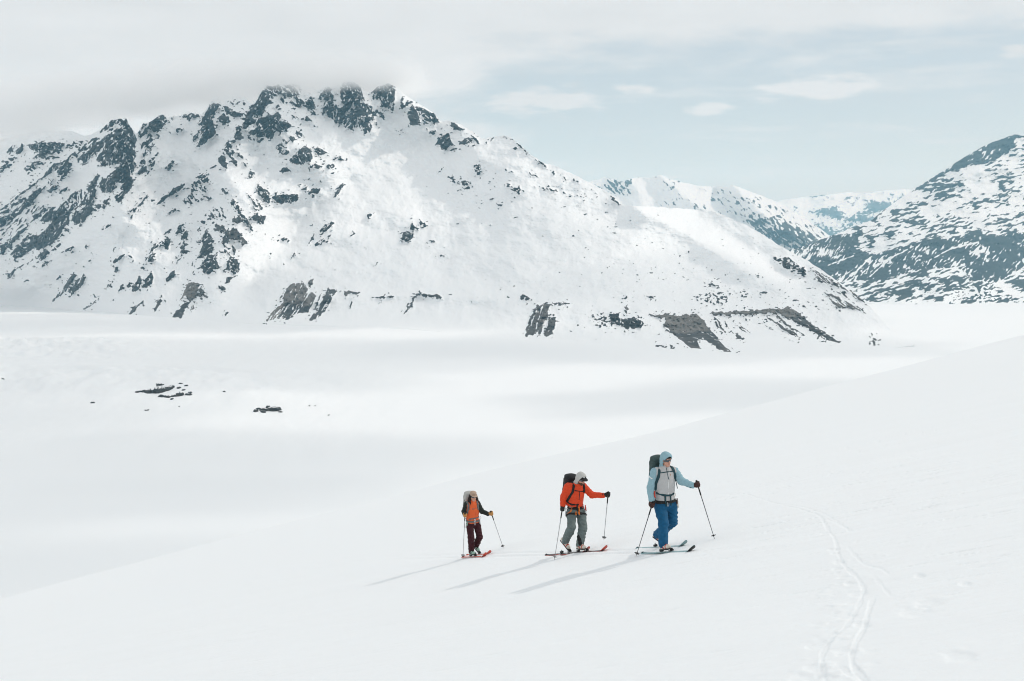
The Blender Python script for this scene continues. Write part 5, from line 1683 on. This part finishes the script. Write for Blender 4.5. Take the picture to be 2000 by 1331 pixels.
# ---------------- middle tourer: orange-red jacket, grey trousers
RED = plain('orange_red_shell', (0.66, 0.058, 0.014), 0.65, 0.10, 30, 0.2)
GREY_TR = plain('grey_green_trouser_cloth', (0.125, 0.160, 0.158), 0.8, 0.12, 30, 0.25)
HOODG = plain('pale_grey_knit', (0.50, 0.50, 0.48), 0.9, 0.06, 60, 0.3)
PACK2 = plain('black_pack_cloth', (0.016, 0.018, 0.020), 0.7, 0.3, 25, 0.3)
REDSKI = plain('red_ski_base', (0.52, 0.055, 0.03), 0.4, 0.1, 6)
DARKSKI = plain('dark_ski_topsheet', (0.035, 0.035, 0.038), 0.4, 0.2, 8)
BEARD = plain('short_beard', (0.10, 0.055, 0.035), 0.9, 0.3, 120)
def middle():
    F = make_person(dict(tile=(1050, 900, 6.339), heading=(0.52, -0.85), toeR=(402, 1142, 48), toeL=(612, 1130, 6), look=(0.50, -0.80, -0.26), girth=1.04, dy=-0.02,
        label='tourer in orange-red jacket and grey trousers, middle one of the three',
        joints=dict(head=(538, 226, -.06), neck=(485, 318, .0), shR=(368, 330, -.06), shL=(568, 325, .07), elR=(318, 465, -.05), wrR=(312, 562, -.14), haR=(306, 598, -.18),
                    elL=(672, 425, .0), wrL=(812, 432, -.10), haL=(872, 425, -.14), chest=(465, 415, .0), waist=(455, 535, .0), pelvis=(468, 600, .02), hem=(460, 552, 0),
                    hipR=(418, 650, -.02), hipL=(540, 645, .07), knR=(420, 825, -.20), knL=(560, 845, -.12))) | dict(
        style=dict(split=False, torso_name='jacket', torso=RED, trousers=GREY_TR, legs=(0.104, 0.088, 0.082), boot=CREAM, sole=BLACK, buckle=RED_PL, cuff=BLACK)))
    hood(F, HOODG, (0.090, 0.110))
    sunglasses(F, LENS, 0.004)
    # peaked cap under the hood
    dome = both(sub(off(F.head, 0.016), off(F.head, 0.002), 0.004), half(F.loc(0, 0, 0.028), -F.HR[2])); dome.pts = [(F.loc(0, 0.01, 0.06), .14)]
    c = part('cap', dome, 0.0055, BLACK_WEB, F.root)
    brim = both(sub(ell(F.loc(0, 0.085, 0.035), F.HR, (0.082, 0.105, 0.030)), ell(F.loc(0, 0.085, 0.028), F.HR, (0.080, 0.102, 0.029)), 0.003), half(F.loc(0, 0.075, 0.0), -F.HR[1])); brim.pts = [(F.loc(0, 0.12, 0.035), .12)]
    part('brim', brim, 0.005, BLACK_WEB, c)
    bd = both(off(F.head, 0.019), ell(F.loc(0, 0.118, 0.080), F.HR, (0.024, 0.06, 0.020))); bd.pts = [(F.loc(0, 0.105, 0.078), .06)]
    part('badge', bd, 0.004, WHITE_PL, c)
    brd = sub(both(off(F.head, 0.006), ell(F.loc(0, 0.05, -0.088), F.HR, (0.068, 0.085, 0.048))), cap(F.loc(-0.018, 0.10, -0.066), F.loc(0.018, 0.10, -0.066), 0.012), 0.004); brd.pts = [(F.loc(0, 0.05, -0.085), .10)]
    part('beard', brd, 0.0055, BEARD, F.root)
    collar = sub(cap(F.J['neck'] - F.up * .02, F.J['neck'] + F.up * 0.045 + F.bf * .02, 0.112, 0.100), cap(F.J['neck'], F.J['neck'] + F.up * 0.2 + F.bf * .05, 0.088), 0.01)
    part('collar', collar, 0.0075, RED, F.root)
    strap_on(F, F.shell, [(520, 395), (517, 450), (514, 485)], 0.008, BLACK_WEB, F.root, 'zip', 0.006, 0.005)
    tR = pole(F, 'R', G(*F.pix(208, 1232)), 'silver and black pole planted at the grey-trousered tourer\'s side, tip low at left', (STEEL, BLACK, BLACK))
    tL = pole(F, 'L', at(*F.pix(820, 986), F.Y0 + 0.12), 'silver and black pole held out by the grey-trousered tourer\'s raised arm', (STEEL, BLACK, BLACK))
    BLK_GL = plain('black_glove_leather', (0.018, 0.018, 0.016), 0.6, 0.3, 50, 0.2)
    glove(F, 'R', BLK_GL, tR); glove(F, 'L', BLK_GL, tL)
    ski(F, 'L', 'dark ski with red turned-up tip under the grey-trousered tourer\'s forward boot', DARKSKI, REDSKI, REDSKI, tip_mat=REDSKI)
    ski(F, 'R', 'dark ski under the grey-trousered tourer\'s lifted heel', DARKSKI, REDSKI, REDSKI, tip_mat=REDSKI, frac=0.56)
    pack(F, 'black backpack on the tourer in the orange-red jacket', PACK2, PACK2, BLACK_WEB, (0.150, 0.105, 0.255), 0.25, 0.04,
         [[(425, 268), (448, 320), (432, 395), (395, 450), (368, 500)], [(566, 275), (574, 330), (572, 385)]], [(462, 372), (520, 380), (562, 382)], [(370, 510), (420, 545), (500, 545)])
    g = harness(F, BLACK_WEB, BLACK_WEB, F.J['waist'] * .45 + F.J['pelvis'] * .55, True,
            [(352, 610, STEEL, 'ring'), (348, 650, STEEL, 'clip'), (590, 570, RED_PL, 'clip'), (600, 600, STEEL, 'ring'), (588, 620, STEEL, 'clip'), (510, 610, ORANGE_WEB, 'sling'), (560, 560, RED_PL, 'ring'), (475, 650, ORANGE_WEB, 'ring')])
    b = uni([F.shell, F.trousers], 0)
    strap_on(F, b, [(378, 655), (410, 630), (425, 590), (460, 580)], 0.013, ORANGE_WEB, g, 'loop', 0.016, 0.006)
    strap_on(F, b, [(495, 575), (520, 580), (500, 615), (520, 650)], 0.013, ORANGE_WEB, g, 'loop', 0.018, 0.006)
    strap_on(F, b, [(488, 560), (492, 610), (540, 660)], 0.020, BLACK_WEB, g, 'belay_loop', 0.012, 0.006)
    # dark instep patch on the forward trouser leg, vents on the thigh
    strap_on(F, F.trousers, [(500, 940), (520, 985), (528, 1030)], 0.040, BLACK_WEB, F.root, 'instep_patch', 0.004, 0.0065)
    strap_on(F, F.trousers, [(352, 700), (352, 740), (372, 780)], 0.014, BLACK_WEB, F.root, 'thigh_vent', 0.004, 0.006)
    strap_on(F, F.trousers, [(390, 748), (440, 735)], 0.005, BLACK_WEB, F.root, 'pocket', 0.003, 0.005)
middle()

# ---------------- rear tourer: orange vest, maroon trousers
ORG = plain('orange_vest_cloth', (0.72, 0.125, 0.035), 0.7, 0.08, 40, 0.2)
DKG = plain('dark_green_sleeve_cloth', (0.018, 0.024, 0.021), 0.8, 0.2, 40, 0.25)
MAR = plain('maroon_trouser_cloth', (0.042, 0.008, 0.013), 0.8, 0.2, 30, 0.25)
TAN = plain('tan_hat_cloth', (0.42, 0.31, 0.24), 0.85, 0.08, 60, 0.2)
TANG = plain('tan_leather', (0.46, 0.23, 0.075), 0.6, 0.15, 40, 0.15)
HAIR = plain('dark_brown_hair', (0.016, 0.008, 0.007), 0.55, 0.5, 90, 0.4)
PACK3 = plain('light_grey_pack_cloth', (0.42, 0.42, 0.40), 0.75, 0.08, 25, 0.25)
GREY_WEB = plain('grey_webbing', (0.13, 0.14, 0.14), 0.8, 0.15, 90, 0.2)
MINT = plain('mint_boot_shell', (0.33, 0.50, 0.42), 0.4, 0.08, 20)
SKI3 = plain('orange_red_ski', (0.62, 0.075, 0.04), 0.35, 0.1, 6)
def rear():
    F = make_person(dict(tile=(860, 940, 7.83), heading=(0.42, -0.907), toeR=(540, 1156, 0), toeL=(604, 1122, 34), look=(0.34, -0.93, -0.08), girth=0.92, dy=-0.05,
        label='long-haired tourer in orange vest, tan hat and maroon trousers, rearmost of the three',
        joints=dict(head=(503, 235, -.02), neck=(498, 315, .0), shR=(402, 352, -.05), shL=(572, 345, .05), elR=(362, 462, -.03), wrR=(368, 500, -.16), haR=(376, 522, -.22),
                    elL=(632, 462, .0), wrL=(735, 505, -.10), haL=(782, 497, -.14), chest=(495, 420, .0), waist=(490, 550, .0), pelvis=(500, 625, .02), hem=(495, 632, 0),
                    hipR=(450, 665, -.03), hipL=(560, 660, .05), knR=(472, 872, -.15), knL=(600, 858, -.06))) | dict(
        style=dict(split=True, torso_name='vest', torso=ORG, sleeve=DKG, trousers=MAR, legs=(0.094, 0.080, 0.078), boot=MINT, sole=BLACK, buckle=BLACK, cuff=DKG)))
    # flat-brimmed hat
    dome = both(off(F.head, 0.016), half(F.loc(0, 0, 0.040), -F.HR[2])); dome.pts = [(F.loc(0, 0.0, 0.07), .14)]
    top = uni([dome, ell(F.loc(0, 0.0, 0.095), F.HR, (0.082, 0.10, 0.045))], 0.02); top.pts = dome.pts
    c = part('hat', both(top, half(F.loc(0, 0, 0.040), -F.HR[2])), 0.006, TAN, F.root, pts=[(F.loc(0, 0.0, 0.07), .14)])
    brim = both(rbox(F.loc(0, 0.115, 0.046), F.HR, (0.076, 0.085, 0.006), 0.005), ell(F.loc(0, 0.085, .046), F.HR, (0.082, 0.115, 0.03))); brim.pts = [(F.loc(0, 0.10, 0.046), .11)]
    part('brim', brim, 0.004, TAN, c)
    sunglasses(F, LENS, 0.008, 0.022)
    nk = F.J['neck']
    hs = [ell(F.loc(0, -0.035, -0.005), F.HR, (0.088, 0.085, 0.10))]
    for q in (-1, 1):
        hs += [chain([F.loc(q * 0.072, 0.0, 0.03), F.loc(q * 0.092, 0.0, -0.06), F.loc(q * 0.100, 0.02, -0.13), F.loc(q * 0.075, 0.06, -0.19), F.loc(q * 0.05, 0.085, -0.235)], [0.030, 0.036, 0.045, 0.042, 0.018]),
               chain([F.loc(q * 0.080, -0.03, 0.02), F.loc(q * 0.110, -0.02, -0.09), F.loc(q * 0.115, 0.0, -0.16), F.loc(q * 0.10, 0.03, -0.21)], [0.030, 0.034, 0.036, 0.014])]
    hair = sub(folds(uni(hs, 0.02), 0.006, 30, 9, (1, 0, 0)), ell(F.loc(0, 0.10, -0.02), F.HR, (0.056, 0.10, 0.095)), 0.01); hair.pts = uni(hs).pts
    part('hair', hair, 0.0075, HAIR, F.root)
    strap_on(F, F.shell, [(540, 325), (542, 420), (540, 520)], 0.005, plain('vest_zip', (0.55, 0.08, 0.03), .6), F.root, 'zip', 0.006, 0.005)
    tR = pole(F, 'R', G(*F.pix(346, 1164)), 'pale pole planted upright in front of the maroon-trousered tourer', (STEEL, BLACK, BLACK))
    tL = pole(F, 'L', G(*F.pix(965, 1026)), 'pale pole slanting out to the right of the maroon-trousered tourer', (STEEL, BLACK, BLACK))
    glove(F, 'R', TANG, tR); glove(F, 'L', TANG, tL)
    ski(F, 'R', 'orange-red ski nearest the camera under the maroon-trousered tourer', SKI3, WHITE_PL, SKI3, L=1.62, frac=0.55)
    ski(F, 'L', 'orange-red ski farther from the camera under the maroon-trousered tourer', SKI3, WHITE_PL, SKI3, L=1.62, frac=0.55)
    b = pack(F, 'light grey backpack on the long-haired tourer in the orange vest', PACK3, PACK3, GREY_WEB, (0.150, 0.110, 0.285), 0.26, 0.03,
         [[(408, 318), (432, 370), (428, 430), (410, 490)], [(562, 318), (574, 370), (580, 430)]], [(440, 432), (500, 428), (560, 412)], [(395, 570), (450, 585), (520, 570), (585, 548)])
    harness(F, GREY_WEB, BLACK_WEB, F.J['waist'] * .35 + F.J['pelvis'] * .65, False, [(528, 600, WHITE_PL, 'ring'), (530, 650, STEEL, 'ring'), (605, 610, STEEL, 'clip'), (612, 560, STEEL, 'ring'), (410, 640, MINT, 'clip'), (372, 660, WHITE_PL, 'clip')])
rear()
# ------------------------------------------------------------------ rocks that stand out of the glacier
ROCK = mountain_mat('outcrop_rock', (0.020, 0.022, 0.023), (0.10, 0.095, 0.09), (0.1, 0.1, 0.1), (0.2, 0.2, 0.2), 0.08)
def floor_hit(px, py):
    a, b = ray(px, py); a = float(a); b = float(b)
    Ys = np.arange(1200.0, 4500.0, 1.5)
    zs = valley_z(a * Ys, Ys)
    i = int(np.argmax(zs > b * Ys))
    return np.array([a * Ys[i], Ys[i], zs[i]])
def rock_mesh(w, d, h, seed):
    """a craggy half-buried block"""
    rg = random.Random(seed)
    nu, nv = 20, 10
    V = []; Fq = []
    pl = [(_n((rg.gauss(0, 1), rg.gauss(0, 1), rg.uniform(-.2, 1))), rg.uniform(.62, .95)) for _ in range(11)]
    for j in range(nv + 1):
        ph = -0.6 + (math.pi / 2 + 0.6) * j / nv
        for i in range(nu):
            a = 2 * math.pi * i / nu
            u = np.array((math.cos(ph) * math.cos(a), math.cos(ph) * math.sin(a), math.sin(ph)))
            r = min([1.0] + [q / max(float(u @ n), 1e-3) for n, q in pl if u @ n > 0.05])
            r *= 1 + 0.10 * rg.uniform(-1, 1)
            V.append(u * r * (w, d, h))
    for j in range(nv):
        for i in range(nu): Fq.append((j * nu + i, j * nu + (i + 1) % nu, (j + 1) * nu + (i + 1) % nu, (j + 1) * nu + i))
    V = np.array(V)
    return mesh_np('rock', V, Fq, ROCK, {'rock': np.clip(1.1 - 2.4 * np.maximum(V[:, 2] / h - 0.5, 0) * np.random.RandomState(seed).uniform(.2, 1.6, len(V)), 0, 1), 'brown': np.zeros(len(V))}, smooth=False)
TK = (200, 720, 4.0)
def outcrop(label, pieces):
    pts = [(TK[0] + x / 4, TK[1] + y / 4) for x, y, *_ in pieces]
    o = floor_hit(sum(p[0] for p in pts) / len(pts), sum(p[1] for p in pts) / len(pts))
    root = link('rock_outcrop', None, label=label, cat='rock outcrop', group='rock outcrops in the glacier')
    root.location = o
    for i, (x, y, w, h) in enumerate(pieces):
        p = floor_hit(TK[0] + x / 4, TK[1] + (y + h * .3) / 4)
        m = p[1] / F_PX / 4
        ob = link('rock', rock_mesh(w * m * .5, w * m * .8, h * m * .95, 40 + i * 7 + int(x)), parent=root)
        ob.location = tuple(p - o); ob.rotation_euler = (0, 0, (i * 2.4) % 6.28)
outcrop('large cluster of dark rocks on the snowy knoll at left', [(275, 182, 40, 12), (318, 178, 46, 20), (372, 182, 66, 34), (425, 176, 60, 48), (470, 168, 56, 38), (515, 160, 60, 36), (545, 146, 36, 24), (462, 214, 44, 22), (505, 217, 60, 16), (555, 215, 46, 16),
         (606, 204, 48, 34), (672, 203, 44, 16), (685, 188, 32, 12), (600, 150, 36, 14), (635, 168, 26, 10), (442, 124, 40, 12), (430, 134, 24, 8), (543, 237, 26, 14), (655, 132, 24, 12), (612, 118, 22, 8), (478, 126, 10, 8)])
outcrop('small cluster of brown-grey rocks low on the glacier, right of the large cluster', [(1200, 330, 42, 24), (1222, 314, 36, 16), (1258, 322, 46, 22), (1258, 338, 44, 16), (1294, 300, 36, 20), (1300, 322, 34, 32), (1348, 320, 78, 34), (1392, 340, 30, 10)])
def lone(label, x, y, w, h):
    p = floor_hit(x, y); m = p[1] / F_PX
    o = link('boulder', rock_mesh(w * m * .5, w * m * .6, h * m * .9, int(x)), label=label, cat='boulder', group='lone boulders in the glacier')
    o.location = p
lone('lone small boulder just right of the large rock cluster', 437.5, 766, 6.5, 3)
lone('lone flat dark rock on the snow below and left of the large rock cluster', 181, 787.5, 11, 3)
lone('left one of two tiny boulders right of the small rock cluster', 604.5, 793.5, 4, 2.5)
lone('right one of two tiny boulders right of the small rock cluster', 615.5, 793.5, 3, 2)
lone('tiny dark rock on the snow at the far left edge', 6, 741, 6, 2.5)
lone('thin sliver of rock below the large rock cluster', 287, 801.5, 12, 1.6)
lone('tiny boulder below the right end of the large rock cluster', 350, 795, 3, 2)
lone('low boulder farthest right on the knoll edge', 642, 811.5, 5, 2)
